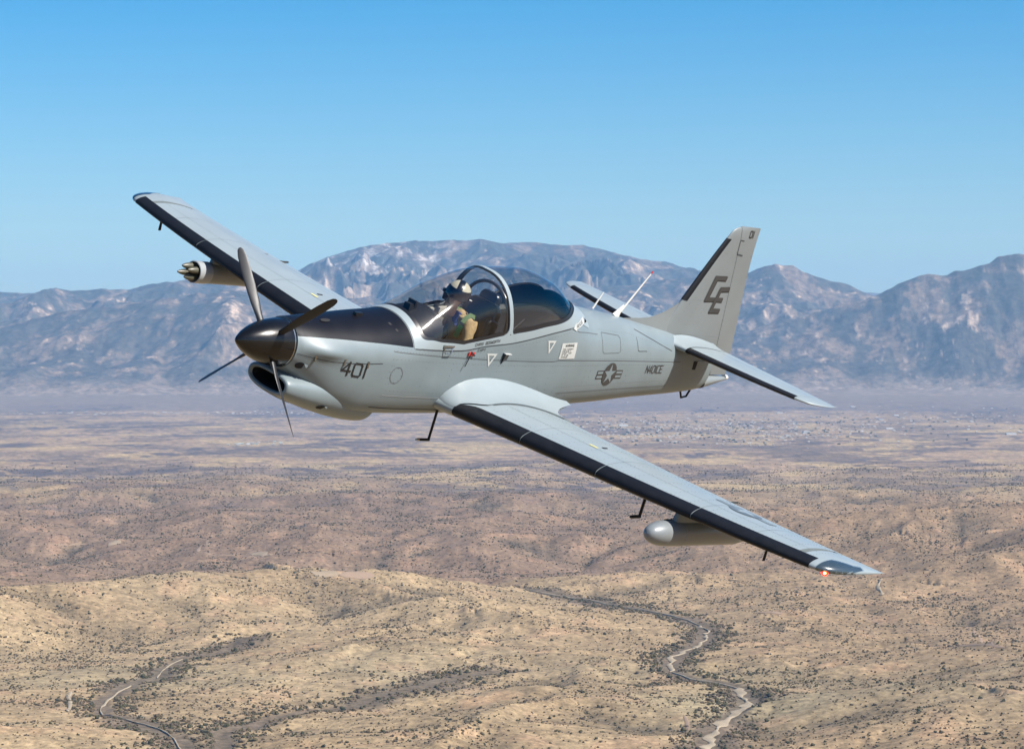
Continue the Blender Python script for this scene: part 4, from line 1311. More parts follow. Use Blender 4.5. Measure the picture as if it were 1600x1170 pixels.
# neck and head: local frame of the head
HC = Vector((3.20, 0.055, 0.675))                  # aircraft axes (aft, port, up)
fd = Vector((-0.80, 0.58, -0.06)).normalized()     # where the face points
ud = Vector((0.10, 0.06, 1.0)); ud = (ud - fd * ud.dot(fd)).normalized()
sd = ud.cross(fd) * -1                              # towards the wearer's left, in (aft, port, up)
HS = 1.12
def H(f, s_, u): return HC + (fd * f + sd * s_ + ud * u) * HS
b = MB(); R = []
for i in range(25):
    th = math.pi * i / 24
    row_ = []
    for j in range(32):
        ph = 2 * math.pi * j / 32
        f0, s0, u0 = math.sin(th) * math.cos(ph), math.sin(th) * math.sin(ph), math.cos(th)
        f, s_, u = f0 * 0.098, s0 * 0.076, u0 * 0.118
        if u0 < -0.1: 
            k = (-0.1 - u0) / 0.9
            s_ *= 1 - 0.38 * k; f *= 1 - 0.12 * k + (0.10 * k if f0 > 0 else -0.2 * k)
        # nose, brow, lips, chin
        nz_ = math.exp(-((s_ / 0.014) ** 2) - (((u + 0.018) / 0.024) ** 2)) if f0 > 0 else 0
        f += 0.024 * nz_
        br = math.exp(-((u - 0.018) / 0.012) ** 2) if f0 > 0.3 else 0
        f += 0.006 * br
        if f0 > 0: f -= 0.010 * math.exp(-(((abs(s_) - 0.030) / 0.014) ** 2) - ((u - 0.002) / 0.012) ** 2)
        lp = math.exp(-((s_ / 0.024) ** 2) - (((u + 0.062) / 0.012) ** 2)) if f0 > 0 else 0
        f += 0.007 * lp
        ch = math.exp(-((s_ / 0.025) ** 2) - (((u + 0.100) / 0.018) ** 2)) if f0 > 0 else 0
        f += 0.010 * ch
        row_.append(H(f, s_, u))
    R.append(row_)
b.grid(R, cv=True)
head = b.build('head', M['skin'], pilot, origin=org, smooth=80)
b = MB(); b.tube([H(-0.015, 0, -0.07), H(-0.035, 0, -0.20)], [0.056, 0.062], 16); b.build('neck', M['skin'], pilot, origin=org)
for s_ in (1, -1):
    b = MB(); c = H(0.088, s_ * 0.030, 0.002)
    b.tube([c - fd * 0.012, c + fd * 0.002], [0.011, 0.007], 10); b.build('eye', M['white'], head, origin=org)
    b = MB(); b.tube([c + fd * 0.001, c + fd * 0.004], [0.0055, 0.004], 8); b.build('pupil', M['markblack'], head, origin=org)
b = MB(); b.tube([H(0.094, 0.022, -0.062), H(0.106, 0.0, -0.060), H(0.094, -0.022, -0.062)], [0.003, 0.006, 0.003], 8); b.build('mouth', M['lips'], head, origin=org)
# helmet shell, open at the face
def shell(a, b_, c, th0, th1, phf, n=20, m=36, cen=(0, 0, 0.035)):
    rows = []
    for i in range(n + 1):
        th = math.radians(th0 + (th1 - th0) * i / n)
        row_ = []
        p0, p1 = phf(math.degrees(th))
        for j in range(m + 1):
            ph = math.radians(p0 + (p1 - p0) * j / m)
            row_.append(H(cen[0] + a * math.sin(th) * math.cos(ph), cen[1] + b_ * math.sin(th) * math.sin(ph), cen[2] + c * math.cos(th)))
        rows.append(row_)
    return rows
op = lambda th: (0.01, 360) if th < 62 else (min(68, (th - 62) * 9) + 0.01, 360 - min(68, (th - 62) * 9))
b = MB(); b.grid(shell(0.140, 0.128, 0.142, 0.5, 128, op)); 
hel = b.build('helmet', M['helmet_black'], pilot, origin=org, smooth=60)
sol = hel.modifiers.new('thick', 'SOLIDIFY'); sol.thickness = 0.012; sol.offset = -1
b = MB(); b.grid([[H(0.1435 * math.sin(t) * math.sqrt(max(0, 1 - (q / 0.130) ** 2)), q, 0.035 + 0.1455 * math.cos(t) * math.sqrt(max(0, 1 - (q / 0.130) ** 2))) for q in lin(-0.030, 0.030, 6)] for t in lin(math.radians(-60), math.radians(64), 20)]); b.build('helmet_stripe', M['helmet_black'], hel, origin=org)
for sg in (1, -1):
    b = MB(); b.grid([[H(0.1425 * math.sin(t) * math.cos(p), sg * (0.1305 * abs(math.sin(t) * math.sin(p))), 0.035 + 0.1445 * math.cos(t)) for p in lin(math.radians(4), math.radians(92), 14)] for t in lin(math.radians(6), math.radians(60), 14)])
    b.build('helmet_panel', M['helmet'], hel, origin=org)
b = MB(); b.grid(shell(0.1435, 0.131, 0.1455, 62, 122, lambda th: (80, 280) if th < 75 else (80, 280), 12, 20)); b.build('helmet_back', M['helmet_black'], hel, origin=org)
b = MB(); b.grid(shell(0.148, 0.136, 0.146, 60, 97, lambda th: (-78, 78), 12, 26)); b.build('visor_cover', M['visor'], hel, origin=org, smooth=60)
b = MB(); b.grid(shell(0.128, 0.118, 0.14, 90, 106, lambda th: (-66, 66), 6, 22)); b.build('visor', M['visor'], hel, origin=org, smooth=60)
for s_ in (1, -1):
    b = MB(); c = H(0.02, s_ * 0.132, 0.02); b.tube([c, c + sd * (s_ * 0.030)], [0.026, 0.020], 12); b.build('visor_knob', M['helmet_black'], hel, origin=org)
    b = MB(); c = H(0.0, s_ * 0.112, -0.03); b.tube([c - ud * 0.05, c + ud * 0.03], [0.026, 0.036], 12, squash=(1, 1)); b.build('ear_cup', M['helmet_black'], hel, origin=org)
b = MB(); b.tube([H(0.02, -0.115, -0.045), H(0.08, -0.085, -0.065), H(0.115, -0.03, -0.068), H(0.118, -0.012, -0.068)], [0.005, 0.004, 0.006, 0.011], 8); b.build('microphone', M['helmet_black'], hel, origin=org)
# scarf, collar, harness, patch
b = MB(); b.tube([(3.31, 0.05, 0.485), (3.27, 0.06, 0.44), (3.27, 0.07, 0.38)], [0.058, 0.042, 0.02], 14, squash=(1.0, .8)); b.build('scarf', M['scarf'], pilot, origin=org)
b = MB(); n = 18
b.grid([[(3.385 + r * 0.95 * math.cos(a) - 0.03 * u, 0.05 + r * math.sin(a), 0.435 + 0.055 * u + 0.015 * math.cos(a)) for a in lin(-2.6, 2.6, n)] for u, r in ((0, 0.105), (0.5, 0.10), (1, 0.092))])
cl = b.build('collar', M['suit'], pilot, origin=org); so = cl.modifiers.new('thick', 'SOLIDIFY'); so.thickness = 0.008
def web(pts, w, m, name, parent=pilot, th=0.006):
    b = MB(); L = []
    for i, p in enumerate(pts):
        p = Vector(p); a, c = Vector(pts[max(i - 1, 0)]), Vector(pts[min(i + 1, len(pts) - 1)])
        t = (c - a).normalized(); sdv = t.cross(Vector((-0.75, 0.55, 0.45)).normalized()).normalized() * w / 2
        nn = sdv.cross(t).normalized() * th
        L.append([p - sdv, p + sdv, p + sdv - nn, p - sdv - nn])
    b.grid(L, cv=True); b.fan(L[0]); b.fan(L[-1]); return b.build(name, m, parent, origin=org)
hs = web([(3.50, 0.16, 0.475), (3.415, 0.165, 0.503), (3.345, 0.165, 0.468), (3.305, 0.165, 0.41)], 0.055, M['webgreen'], 'harness_strap')
web([(3.315, 0.163, 0.420), (3.300, 0.160, 0.375)], 0.062, M['helmet_black'], 'buckle', hs, 0.014)
web([(3.298, 0.160, 0.372), (3.290, 0.150, 0.28), (3.30, 0.14, 0.22)], 0.058, M['buckgreen'], 'harness_clip', hs, 0.010)
web([(3.55, -0.08, 0.475), (3.45, -0.08, 0.495), (3.36, -0.07, 0.45), (3.32, -0.05, 0.36)], 0.05, M['webgreen'], 'harness_strap')
web([(3.300, 0.060, 0.385), (3.285, 0.115, 0.355)], 0.040, M['patch'], 'name_patch', pilot, 0.004)
# gloved hands with five curled fingers, on throttle and stick
for (wx, wy, wz, s_) in ((3.03, 0.22, 0.105, 1), (3.07, -0.05, 0.11, -1)):
    c = Vector((wx - 0.05, wy, wz))
    b = MB(); b.tube([(wx, wy, wz), (wx - 0.03, wy, wz + 0.004), (wx - 0.075, wy, wz + 0.006), (wx - 0.095, wy, wz + 0.004)], [0.026, 0.034, 0.037, 0.026], 14, squash=(1.15, 0.6))
    hd = b.build('hand', M['glove'], pilot, origin=org)
    for k in range(4):
        yy = wy + (-0.030 + 0.020 * k); L_ = (0.040, 0.045, 0.042, 0.032)[k]
        b = MB(); b.tube([(wx - 0.085, yy, wz + 0.008), (wx - 0.085 - L_ * 0.8, yy, wz), (wx - 0.085 - L_ * 0.9, yy, wz - L_ * 0.7), (wx - 0.085 - L_ * 0.2, yy, wz - L_)], [0.0105, 0.010, 0.009, 0.007], 8)
        b.build('finger', M['glove'], hd, origin=org)
    b = MB(); ys = wy - s_ * 0.036; b.tube([(wx - 0.03, ys + s_ * 0.01, wz), (wx - 0.065, ys - s_ * 0.012, wz - 0.014), (wx - 0.10, ys, wz - 0.030)], [0.013, 0.011, 0.008], 8); b.build('thumb', M['glove'], hd, origin=org)
b = MB(); b.tube([(3.00, -0.05, -0.35), (2.985, -0.05, 0.0), (2.97, -0.05, 0.15)], [0.014, 0.016, 0.020], 10); b.build('control_stick', M['interior_black'], AC)
b = MB(); b.tube([(2.96, 0.30, 0.03), (2.95, 0.22, 0.05), (2.95, 0.22, 0.105)], [0.012, 0.014, 0.018], 10); b.build('throttle_lever', M['interior_black'], AC)
# ------------------------------------------------------------------ the land, all in metres round the camera
F32 = np.float32
PXF = 4400.0
HZ = 585.0 - PXF * math.tan(-PITCH)            # row of the true horizon
def _hash(ix, iy, k):
    h = (ix.astype(np.int64) * 374761393 + iy.astype(np.int64) * 668265263 + k * 1442695041) & 0xFFFFFFFF
    h = ((h ^ (h >> 13)) * 1274126177) & 0xFFFFFFFF
    h = h ^ (h >> 16)
    return (h & 0xFFFFFF).astype(F32) / F32(0xFFFFFF)
def noise(x, y, k=0):
    """gradient noise, about -0.7 .. 0.7"""
    fx, fy = np.floor(x), np.floor(y)
    ix, iy = fx.astype(np.int64), fy.astype(np.int64)
    dx, dy = (x - fx).astype(F32), (y - fy).astype(F32)
    u = dx * dx * dx * (dx * (dx * 6 - 15) + 10); v = dy * dy * dy * (dy * (dy * 6 - 15) + 10)
    def g(a, b):
        t = _hash(ix + a, iy + b, k) * F32(6.2831853)
        return np.cos(t) * (dx - a) + np.sin(t) * (dy - b)
    n0 = g(0, 0); n1 = g(1, 0); n2 = g(0, 1); n3 = g(1, 1)
    a = n0 + (n1 - n0) * u; b = n2 + (n3 - n2) * u
    return (a + (b - a) * v) * F32(1.4)
def fbm(x, y, o=4, k=0, lac=2.03, gain=0.5):
    s = np.zeros_like(x, dtype=F32); a = 1.0
    for i in range(o):
        s += a * noise(x, y, k + i); x = x * lac + 13.7; y = y * lac - 7.3; a *= gain
    return s
def ridged(x, y, o=4, k=0, gain=0.5):
    s = np.zeros_like(x, dtype=F32); a = 1.0; w = 1.0
    for i in range(o):
        n = 1 - np.abs(noise(x, y, k + i)) * 1.8
        n = n * n * w; w = np.clip(n * 1.6, 0, 1)
        s += a * n; x = x * 2.07 + 3.1; y = y * 2.07 + 9.7; a *= gain
    return s
def gully(px, py, dx, dy, k):
    """stripes that run down the slope; (dx, dy) is the unit vector across the slope"""
    ix, iy = np.floor(px), np.floor(py); fx, fy = (px - ix).astype(F32), (py - iy).astype(F32)
    ix = ix.astype(np.int64); iy = iy.astype(np.int64)
    c = np.zeros_like(fx); s = np.zeros_like(fx); wt = np.zeros_like(fx)
    for i in (-1, 0, 1, 2):
        for j in (-1, 0, 1, 2):
            hx = _hash(ix + i, iy + j, k) * F32(.6) - F32(.3); hy = _hash(ix + i, iy + j, k + 57) * F32(.6) - F32(.3)
            ax = fx - i - hx; ay = fy - j - hy
            d = ax * ax + ay * ay
            w = np.exp(-2.2 * d)
            m = (ax * dx + ay * dy) * F32(6.2831853)
            c += np.cos(m) * w; s += np.sin(m) * w; wt += w
    return c / wt, s / wt
def sstep(a, b, x):
    t = np.clip((x - a) / (b - a), 0, 1); return t * t * (3 - 2 * t)
def tab(xs, ys, v): return np.interp(v, xs, ys).astype(F32)

# crest lines: (column in photo, row) pairs turned into x, z at the ridge's own distance
def crest(dist, pts):
    xs = [(p[0] - 800) / PXF * dist for p in pts]; zs = [-(p[1] - HZ) / PXF * dist for p in pts]
    return dist, xs, zs
RIDGES = [
    (crest(34000, [(-900, 470), (-300, 455), (250, 470), (400, 455), (450, 440), (480, 423), (520, 408), (560, 399), (600, 390), (640, 384), (700, 382), (750, 384), (790, 391), (850, 390), (900, 394), (960, 406), (1000, 416), (1040, 418), (1080, 428), (1130, 440), (1180, 450), (1300, 470), (1500, 500), (2400, 500)]), 26300, 0),
    (crest(30500, [(-900, 500), (-300, 470), (-80, 478), (0, 484), (20, 482), (45, 473), (90, 458), (110, 463), (160, 459), (200, 462), (250, 450), (300, 445), (350, 440), (400, 448), (440, 458), (500, 475), (600, 500), (700, 540), (900, 600), (2400, 600)]), 25600, 1),
    (crest(26900, [(-900, 540), (-300, 500), (0, 512), (60, 497), (120, 484), (200, 478), (260, 470), (330, 462), (380, 461), (430, 466), (480, 478), (530, 476), (580, 470), (620, 478), (680, 492), (760, 512), (860, 540), (960, 600), (2400, 620)]), 24200, 2),
    (crest(29500, [(-900, 620), (700, 620), (800, 520), (880, 468), (950, 455), (1020, 452), (1080, 446), (1130, 440), (1170, 436), (1195, 427), (1215, 424), (1240, 425), (1258, 436), (1290, 446), (1320, 455), (1350, 464), (1380, 478), (1440, 500), (1550, 540), (1700, 560), (2400, 600)]), 25600, 3),
    (crest(26500, [(-900, 620), (900, 620), (1050, 560), (1150, 520), (1250, 500), (1330, 478), (1372, 464), (1395, 451), (1420, 441), (1450, 430), (1480, 429), (1492, 424), (1520, 418), (1545, 411), (1560, 402), (1585, 398), (1610, 402), (1680, 396), (1800, 410), (2100, 440), (2400, 470)]), 24600, 4),
    (crest(29000, [(-900, 620), (560, 620), (640, 520), (700, 480), (780, 470), (860, 500), (960, 520), (1060, 500), (1150, 505), (1250, 540), (1400, 600), (2400, 620)]), 24900, 5),
]
def base_z(x, y):
    r = y
    return tab([0, 12000, 17000, 21000, 23500, 26000, 30000, 60000, 90000], [-400, -398, -372, -350, -268, -182, -120, -150, -150], r)

# named near-field features, world x / y from photo columns and rows on the flat plain
def flat(px, py, z=-400.0):
    d = -z / ((py - HZ) / PXF)
    return ((px - 800) / PXF * d, d)
WASHES = {
 'main': [(1098, 1190), (1104, 1160), (1108, 1143), (1113, 1128), (1135, 1112), (1160, 1094), (1167, 1083), (1158, 1073), (1154, 1060), (1120, 1052), (1085, 1047), (1045, 1036), (1050, 1018), (1072, 1003), (1098, 991), (1104, 975), (1097, 963), (1060, 951), (1015, 941), (960, 932), (900, 921), (830, 914), (760, 908)],
 'left': [(285, 1165), (268, 1140), (235, 1122), (160, 1100), (158, 1086), (180, 1066), (205, 1054), (245, 1043), (262, 1025), (285, 1012), (330, 1003), (400, 990)],
 'mid': [(330, 1170), (370, 1130), (400, 1110), (470, 1092), (545, 1080), (610, 1064), (680, 1050), (760, 1040)],
}
def poly_world(pts): return [flat(*p) for p in pts]
WP = {k: np.array(poly_world(v)) for k, v in WASHES.items()}
def dist_poly(x, y, P):
    d = np.full(x.shape, 1e9, F32)
    for i in range(len(P) - 1):
        ax, ay = P[i]; bx, by = P[i + 1]
        vx, vy = bx - ax, by - ay
        t = np.clip(((x - ax) * vx + (y - ay) * vy) / (vx * vx + vy * vy), 0, 1)
        d = np.minimum(d, np.hypot(x - ax - t * vx, y - ay - t * vy).astype(F32))
    return d
def crest_y(X): return np.minimum(4.40 + 0.95 * (X + 0.8), 5.2) + 0.05 * np.sin(X * 9)
def land(x, y, fine=True):
    """height, plus fields used for colour: gully depth, rockiness, distance to washes"""
    x = x.astype(np.float64); y = y.astype(np.float64)
    z = base_z(x, y)
    X, Y = x / 1000.0, y / 1000.0
    r = np.hypot(x, y)
    shape = x.shape
    dw = np.full(shape, 1e9, F32)
    near = (r < 9000)
    if near.any():
        xn, yn = x[near], y[near]
        jx = xn + 30 * noise(xn / 160, yn / 160, 91); jy = yn + 30 * noise(xn / 160, yn / 160, 92)
        d = np.full(xn.shape, 1e9, F32)
        for P in WP.values(): d = np.minimum(d, dist_poly(xn if P is WP['main'] else jx, yn if P is WP['main'] else jy, P))
        dw[near] = d
    # rolling hills of the foreground, fading into the plain
    amp = np.interp(Y, [0, 2.0, 3.2, 5.5, 7.5, 10.5, 14, 23], [26, 28, 33, 44, 40, 18, 9, 5])
    amp = amp * (1 + 0.75 * sstep(0.3, 1.2, X) * sstep(4.3, 5.2, Y) * (1 - sstep(7.5, 9.0, Y)))
    wx = X + 0.28 * noise(X * 1.1, Y * 1.1, 5); wy = Y + 0.28 * noise(X * 1.1, Y * 1.1, 6)
    h1 = fbm(wx * 0.85 + 4.2, wy * 0.85 - 1.3, 3, 11) * 1.0 + 0.35 * (1 - 2 * np.sqrt(noise(wx * 1.6, wy * 1.6, 14) ** 2 + 0.012))
    # named ridges: the yellow crest in front and the dark one behind it
    crestl = 0.62 * np.exp(-((Y - crest_y(X)) / 0.22) ** 2) * (1 - sstep(0.0, 0.5, X)) - 0.35 * np.exp(-((Y - crest_y(X) - 0.45) / 0.25) ** 2) * (1 - sstep(0.0, 0.5, X))
    crestr = 0.75 * np.exp(-((Y - (6.3 - 0.25 * (X - 0.9))) / 0.50) ** 2) * sstep(0.15, 0.7, X)
    hill = amp * (h1 + crestl + crestr)
    valley = np.clip(dw / 420.0, 0, 1)
    hill = hill * (0.25 + 0.75 * valley * valley * (3 - 2 * valley)) - 16 * (1 - valley) * (r < 9000)
    z = z + hill
    TTF = np.zeros(shape, F32)
    mt = np.zeros(shape, F32)
    # mountains
    far = y > 22500
    if far.any():
        xf, yf = x[far], y[far]
        zf = z[far].astype(F32)
        wob = 1.0
        mass = np.full(xf.shape, -1e4, F32); tt = np.zeros(xf.shape, F32)
        for (dist, cx, cz), foot, k in RIDGES:
            jit = 420 * noise(xf / 1900, yf / 1900, 40 + k) + 170 * noise(xf / 700, yf / 700, 50 + k)
            zc = tab(cx, cz, xf * (dist / np.maximum(yf, 1.0)) if False else xf + 90 * noise(xf / 900, yf / 900, 60 + k) * 0)
            ff = foot + 500 * noise(xf / 2400, yf / 2400 + 7, 70 + k)
            t = (yf + jit * (1 - np.clip(np.abs(yf - dist) / 500, 0, 1) * 0) * np.clip(np.abs(dist - yf) / 900, 0, 1) - ff) / (dist - ff)
            fwd = np.clip(t, -0.2, 1)
            prof = np.where(fwd > 0, fwd ** 1.12, 0)
            back = np.clip((yf - dist) / 4200.0, 0, 1)
            zz = zf + np.maximum(zc + 190, 0) * prof * (1 - back) ** 1.5
            upd = zz > mass
            tt = np.where(upd, np.clip(1 - np.abs(yf - dist) / 3600.0, 0, 1) * (zc > 0), tt)
            mass = np.maximum(mass, zz)
        hgt = np.clip((mass - zf) / 600.0, 0, 1)
        TTF[far] = tt
        # spurs and gullies: amplitude grows with height, fades at the skyline
        keep = 1 - 0.93 * tt
        sp = ridged(xf / 1750 + 0.3 * noise(xf / 900, yf / 900, 33), yf / 3000, 4, 80, 0.42)
        sp = sp - sp.mean()
        m2 = mass + hgt * keep * sp * 330
        zf = np.where(m2 > zf, m2, zf)
        z[far] = zf
        mt[far] = hgt
    # gullies cut by water, following the slope of the form so far
    return z, TTF, mt, dw

def build_polar(azs, rs):
    """vertices on rings about the camera; slope-following gullies need the coarse gradient"""
    AZ, RR = np.meshgrid(azs, rs)                 # rows: distance
    x = RR * np.sin(AZ); y = RR * np.cos(AZ)
    return x, y
def add_gullies(x, y, z, mt, gradf):
    """three octaves of slope-aligned gullies"""
    e = 25.0
    out = z.astype(np.float64).copy()
    g_sum = np.zeros(x.shape, F32)
    gx, gy = gradf
    Y = y / 1000
    a0 = np.interp(Y, [0, 3, 7, 10, 14, 22, 24], [8.5, 10, 13, 8, 3, 3, 4]) * (1 - mt) + mt * 175 * (1 - 0.88 * ttc)
    scale_near, scale_far = 420.0, 1300.0
    for o in range(5):
        sc1 = np.where(mt > 0.02, 1, 0)
        dx, dy = -gy, gx
        l = np.hypot(dx, dy) + 1e-9
        k1 = sstep(0.010, 0.085, l)
        ux, uy = (dx / l).astype(F32), (dy / l).astype(F32)
        for region, S in ((mt <= 0.02, scale_near / 1.9 ** o), (mt > 0.02, scale_far / 1.9 ** o)):
            if not region.any(): continue
            if o == 4 and S < 40: 
                pass
            xr, yr = x[region], y[region]
            c, s = gully(xr / S, yr / S, ux[region], uy[region], 200 + o * 7)
            am = (a0[region] * k1[region] * 0.52 ** o).astype(F32)
            out[region] += am * (c - 0.1)
            g_sum[region] += c * 0.6 ** o * k1[region].astype(F32)
            kk = am * 6.2831853 / S * 0.9
            gx[region] += -s * ux[region] * kk
            gy[region] += -s * uy[region] * kk
    return out, g_sum, gx, gy

def coarse_grad(x, y):
    e = 40.0
    h0 = land(x, y)[0]; hx = land(x + e, y)[0]; hy = land(x, y + e)[0]
    return (hx - h0) / e, (hy - h0) / e

def azimuths():
    d = [math.radians(a) for a in np.concatenate([np.arange(-180, -30, 6.0), np.arange(-30, -15, 1.0), np.arange(-15, -11.6, 0.2), np.arange(-11.6, 11.6, NAZ), np.arange(11.6, 15, 0.2), np.arange(15, 30, 1.0), np.arange(30, 180.1, 6.0)])]
    return np.array(d)
NAZ = 0.0245
def radii():
    r = [20, 300, 900, 1500, 2000, 2300, 2450]
    q = 2550.0
    while q < 9000: r.append(q); q *= 1.0034
    while q < 22500: r.append(q); q *= 1.0052
    while q < 35500: r.append(q); q += 34
    r += [35700, 36500, 38000, 40000, 43000, 46000, 49000]
    return np.array(r)
azs, rs = azimuths(), radii()
gx_, gy_ = build_polar(azs, rs)
zl_, ttc, mtn, dwash = land(gx_, gy_)
# coarse gradient by differences on the grid
def grid_grad(x, y, z):
    # derivatives along rings and rays, turned into x, y
    zr = np.gradient(z, axis=0); za = np.gradient(z, axis=1)
    xr = np.gradient(x, axis=0); yr = np.gradient(y, axis=0); xa = np.gradient(x, axis=1); ya = np.gradient(y, axis=1)
    det = xr * ya - yr * xa
    det = np.where(np.abs(det) < 1e-9, 1e-9, det)
    return (zr * ya - za * yr) / det, (za * xr - zr * xa) / det
g1, g2 = grid_grad(gx_, gy_, zl_)
def blur(F, w, axis):
    k = w // 2
    P_ = np.pad(F, [(k + 1, k) if a == axis else (0, 0) for a in (0, 1)], mode='edge')
    c = np.cumsum(P_, axis=axis)
    return (np.take(c, range(w, c.shape[axis]), axis=axis) - np.take(c, range(0, c.shape[axis] - w), axis=axis)) / w
g1, g2 = [blur(blur(blur(blur(F, 41, 1), 41, 1), 7, 0), 7, 0) for F in (g1, g2)]
zz_, gsum, g1, g2 = add_gullies(gx_, gy_, zl_, mtn, (g1.copy(), g2.copy()))
# small relief
zz_ += 1.2 * fbm(gx_ / 60, gy_ / 60, 2, 301) * (gy_ < 9000) + mtn * (1 - 0.5 * ttc) * 16 * ridged(gx_ / 260, gy_ / 260, 3, 320)
# wash beds are cut flat
bed = np.clip(1 - dwash / 26.0, 0, 1)
zz_ -= 1.2 * bed
slope = np.hypot(g1, g2)

# bilinear height lookup for everything placed on the land
LR, LA = rs, azs
def ground_z(x, y):
    x = np.atleast_1d(np.array(x, float)); y = np.atleast_1d(np.array(y, float))
    r = np.hypot(x, y); a = np.arctan2(x, y)
    i = np.clip(np.searchsorted(LR, r) - 1, 0, len(LR) - 2); j = np.clip(np.searchsorted(LA, a) - 1, 0, len(LA) - 2)
    u = (r - LR[i]) / (LR[i + 1] - LR[i]); v = (a - LA[j]) / (LA[j + 1] - LA[j])
    return (zz_[i, j] * (1 - u) * (1 - v) + zz_[i + 1, j] * u * (1 - v) + zz_[i, j + 1] * (1 - u) * v + zz_[i + 1, j + 1] * u * v)
def field_at(F, x, y):
    r = np.hypot(x, y); a = np.arctan2(x, y)
    i = np.clip(np.searchsorted(LR, r) - 1, 0, len(LR) - 2); j = np.clip(np.searchsorted(LA, a) - 1, 0, len(LA) - 2)
    return F[i, j]

# ---- colours of the ground itself: grass, brown gravel, dark scrub belts, pale rock
def mixc(c, d, w): return c + (np.array(d, F32) - c) * w[..., None]
X, Y = gx_ / 1000, gy_ / 1000
col = np.zeros(gx_.shape + (3,), F32); col[:] = (0.215, 0.160, 0.098)
n_big = fbm(X * 0.9 + 2, Y * 0.9, 4, 401); n_mid = fbm(X * 3.1, Y * 3.1, 4, 421); n_s = fbm(X * 12, Y * 12, 3, 441)
# yellow grass hills near left, mauve-brown band behind, brown hills on the right
col = mixc(col, (0.248, 0.188, 0.116), sstep(-0.25, 0.5, n_mid + 0.35 * (1 - sstep(-0.1, 0.2, Y - crest_y(X))) * (1 - sstep(-0.3, 0.6, X))))
col = mixc(col, (0.215, 0.190, 0.125), 0.6 * sstep(0.0, 0.5, n_big) * (1 - sstep(3.3, 4.6, Y)))
brown = sstep(0.06, 0.30, Y - crest_y(X) + 0.06 * n_mid) * (1 - sstep(8.5, 10.5, Y)) * (1 - 0.6 * sstep(0.1, 0.8, X))
col = mixc(col, (0.145, 0.098, 0.072), 0.8 * brown)
col = mixc(col, (0.180, 0.122, 0.078), 0.55 * sstep(0.0, 0.9, X + 0.3 * n_mid) * (1 - sstep(7.5, 9.0, Y)))
col = mixc(col, (0.235, 0.140, 0.092), 0.28 * sstep(0.25, 0.6, n_s) * (Y < 9))
# the plain: tan with darker belts of scrub, yellow clearings
belt = fbm(X * 0.75 + 0.5 * n_mid, Y * 0.42, 6, 461, gain=0.62)
plain = sstep(8.5, 11.0, Y) * (1 - sstep(22.6, 23.4, Y))
col = mixc(col, (0.235, 0.170, 0.120), plain * 0.9)
col = mixc(col, (0.105, 0.082, 0.075), plain * 0.75 * sstep(0.05, 0.42, belt))
belt2 = fbm(X * 1.9, Y * 1.1, 6, 481, gain=0.62)
col = mixc(col, (0.10, 0.078, 0.068), 0.60 * sstep(0.15, 0.50, belt2) * sstep(6.5, 8.5, Y) * (1 - sstep(20, 22, Y)))
col = mixc(col, (0.31, 0.235, 0.13), 0.65 * sstep(0.15, 0.45, -belt2) * sstep(7.5, 9.5, Y) * (1 - sstep(16, 20, Y)))
spk = fbm(X * 26, Y * 14, 3, 491, gain=0.7)
col = col * (1 + 0.30 * spk * plain)[..., None]
col = mixc(col, (0.125, 0.100, 0.092), 0.75 * sstep(20.9, 21.2, Y + 0.12 * n_mid))
# scrub belts in gullies and along the washes
gl = sstep(-0.05, -1.1, gsum)
col = mixc(col, (0.085, 0.070, 0.048), 0.5 * gl * sstep(0.02, 0.10, slope) * (Y < 12))
col = mixc(col, (0.060, 0.052, 0.046), 0.55 * sstep(-0.85, -1.45, gsum + 0.25 * n_s) * sstep(0.02, 0.07, slope) * (Y < 10))
veg = np.clip(1 - dwash / (26 + 34 * (0.5 + n_mid)), 0, 1)
col = mixc(col, (0.075, 0.062, 0.052), 0.75 * sstep(0.1, 0.7, veg + 0.35 * n_s * (veg > 0)))
# mountains: brown soil, dark scrub in patches, more in gullies and higher up, small pale outcrops
mm = np.clip(mtn * 4, 0, 1)
rock = fbm(X * 2.2, Y * 1.6, 5, 501, gain=0.62)
ms = fbm(X * 8, Y * 5, 5, 521, gain=0.72)
mcol = np.zeros_like(col); mcol[:] = (0.060, 0.052, 0.042)
mcol = mixc(mcol, (0.165, 0.120, 0.088), 0.75 * sstep(-0.05, 0.45, rock + 0.35 * ms))
mcol = mixc(mcol, (0.33, 0.25, 0.19), 0.9 * sstep(0.55, 1.0, 0.75 * ms + 0.35 * rock + 0.3 * (slope - 0.5) + 0.35 * gsum))
mcol = mixc(mcol, (0.040, 0.042, 0.032), 0.7 * sstep(0.10, -0.55, rock + 0.5 * ms + 0.2 * gsum) * sstep(100, 900, zz_))
mcol = mixc(mcol, (0.42, 0.41, 0.42), 0.45 * sstep(850, 1300, zz_ + 150 * ms) * sstep(0.2, 0.7, ms + 0.35 * rock) * (Y > 31) * sstep(0.15, -0.6, X + 0.5))
col = col * (1 - mm[..., None]) + mcol * mm[..., None]
fx_ = (1 + 0.16 * n_s)[..., None]
lnz = 1 - np.abs(noise(X * 0.6 + 0.35 * n_mid, Y * 0.33 + 0.10 * n_mid, 551)) * 3.0
lnz2 = 1 - np.abs(noise(X * 1.7 + 0.3 * n_mid, Y * 0.62 + 3 + 0.12 * n_mid, 552)) * 3.0
ln_ = np.maximum(sstep(0.68, 0.92, lnz), 0.8 * sstep(0.84, 0.97, lnz2)) * sstep(7.5, 9.5, Y) * (1 - sstep(21.5, 22.5, Y))
col = mixc(col, (0.065, 0.055, 0.062), 0.9 * ln_ * sstep(-0.5, 0.1, n_s + 0.3 * n_big))
col = col * (1.55 - 0.25 * mm[..., None])
col = np.clip(col * fx_ * np.array([0.66, 0.63, 0.575], F32), 0.008, 0.9)

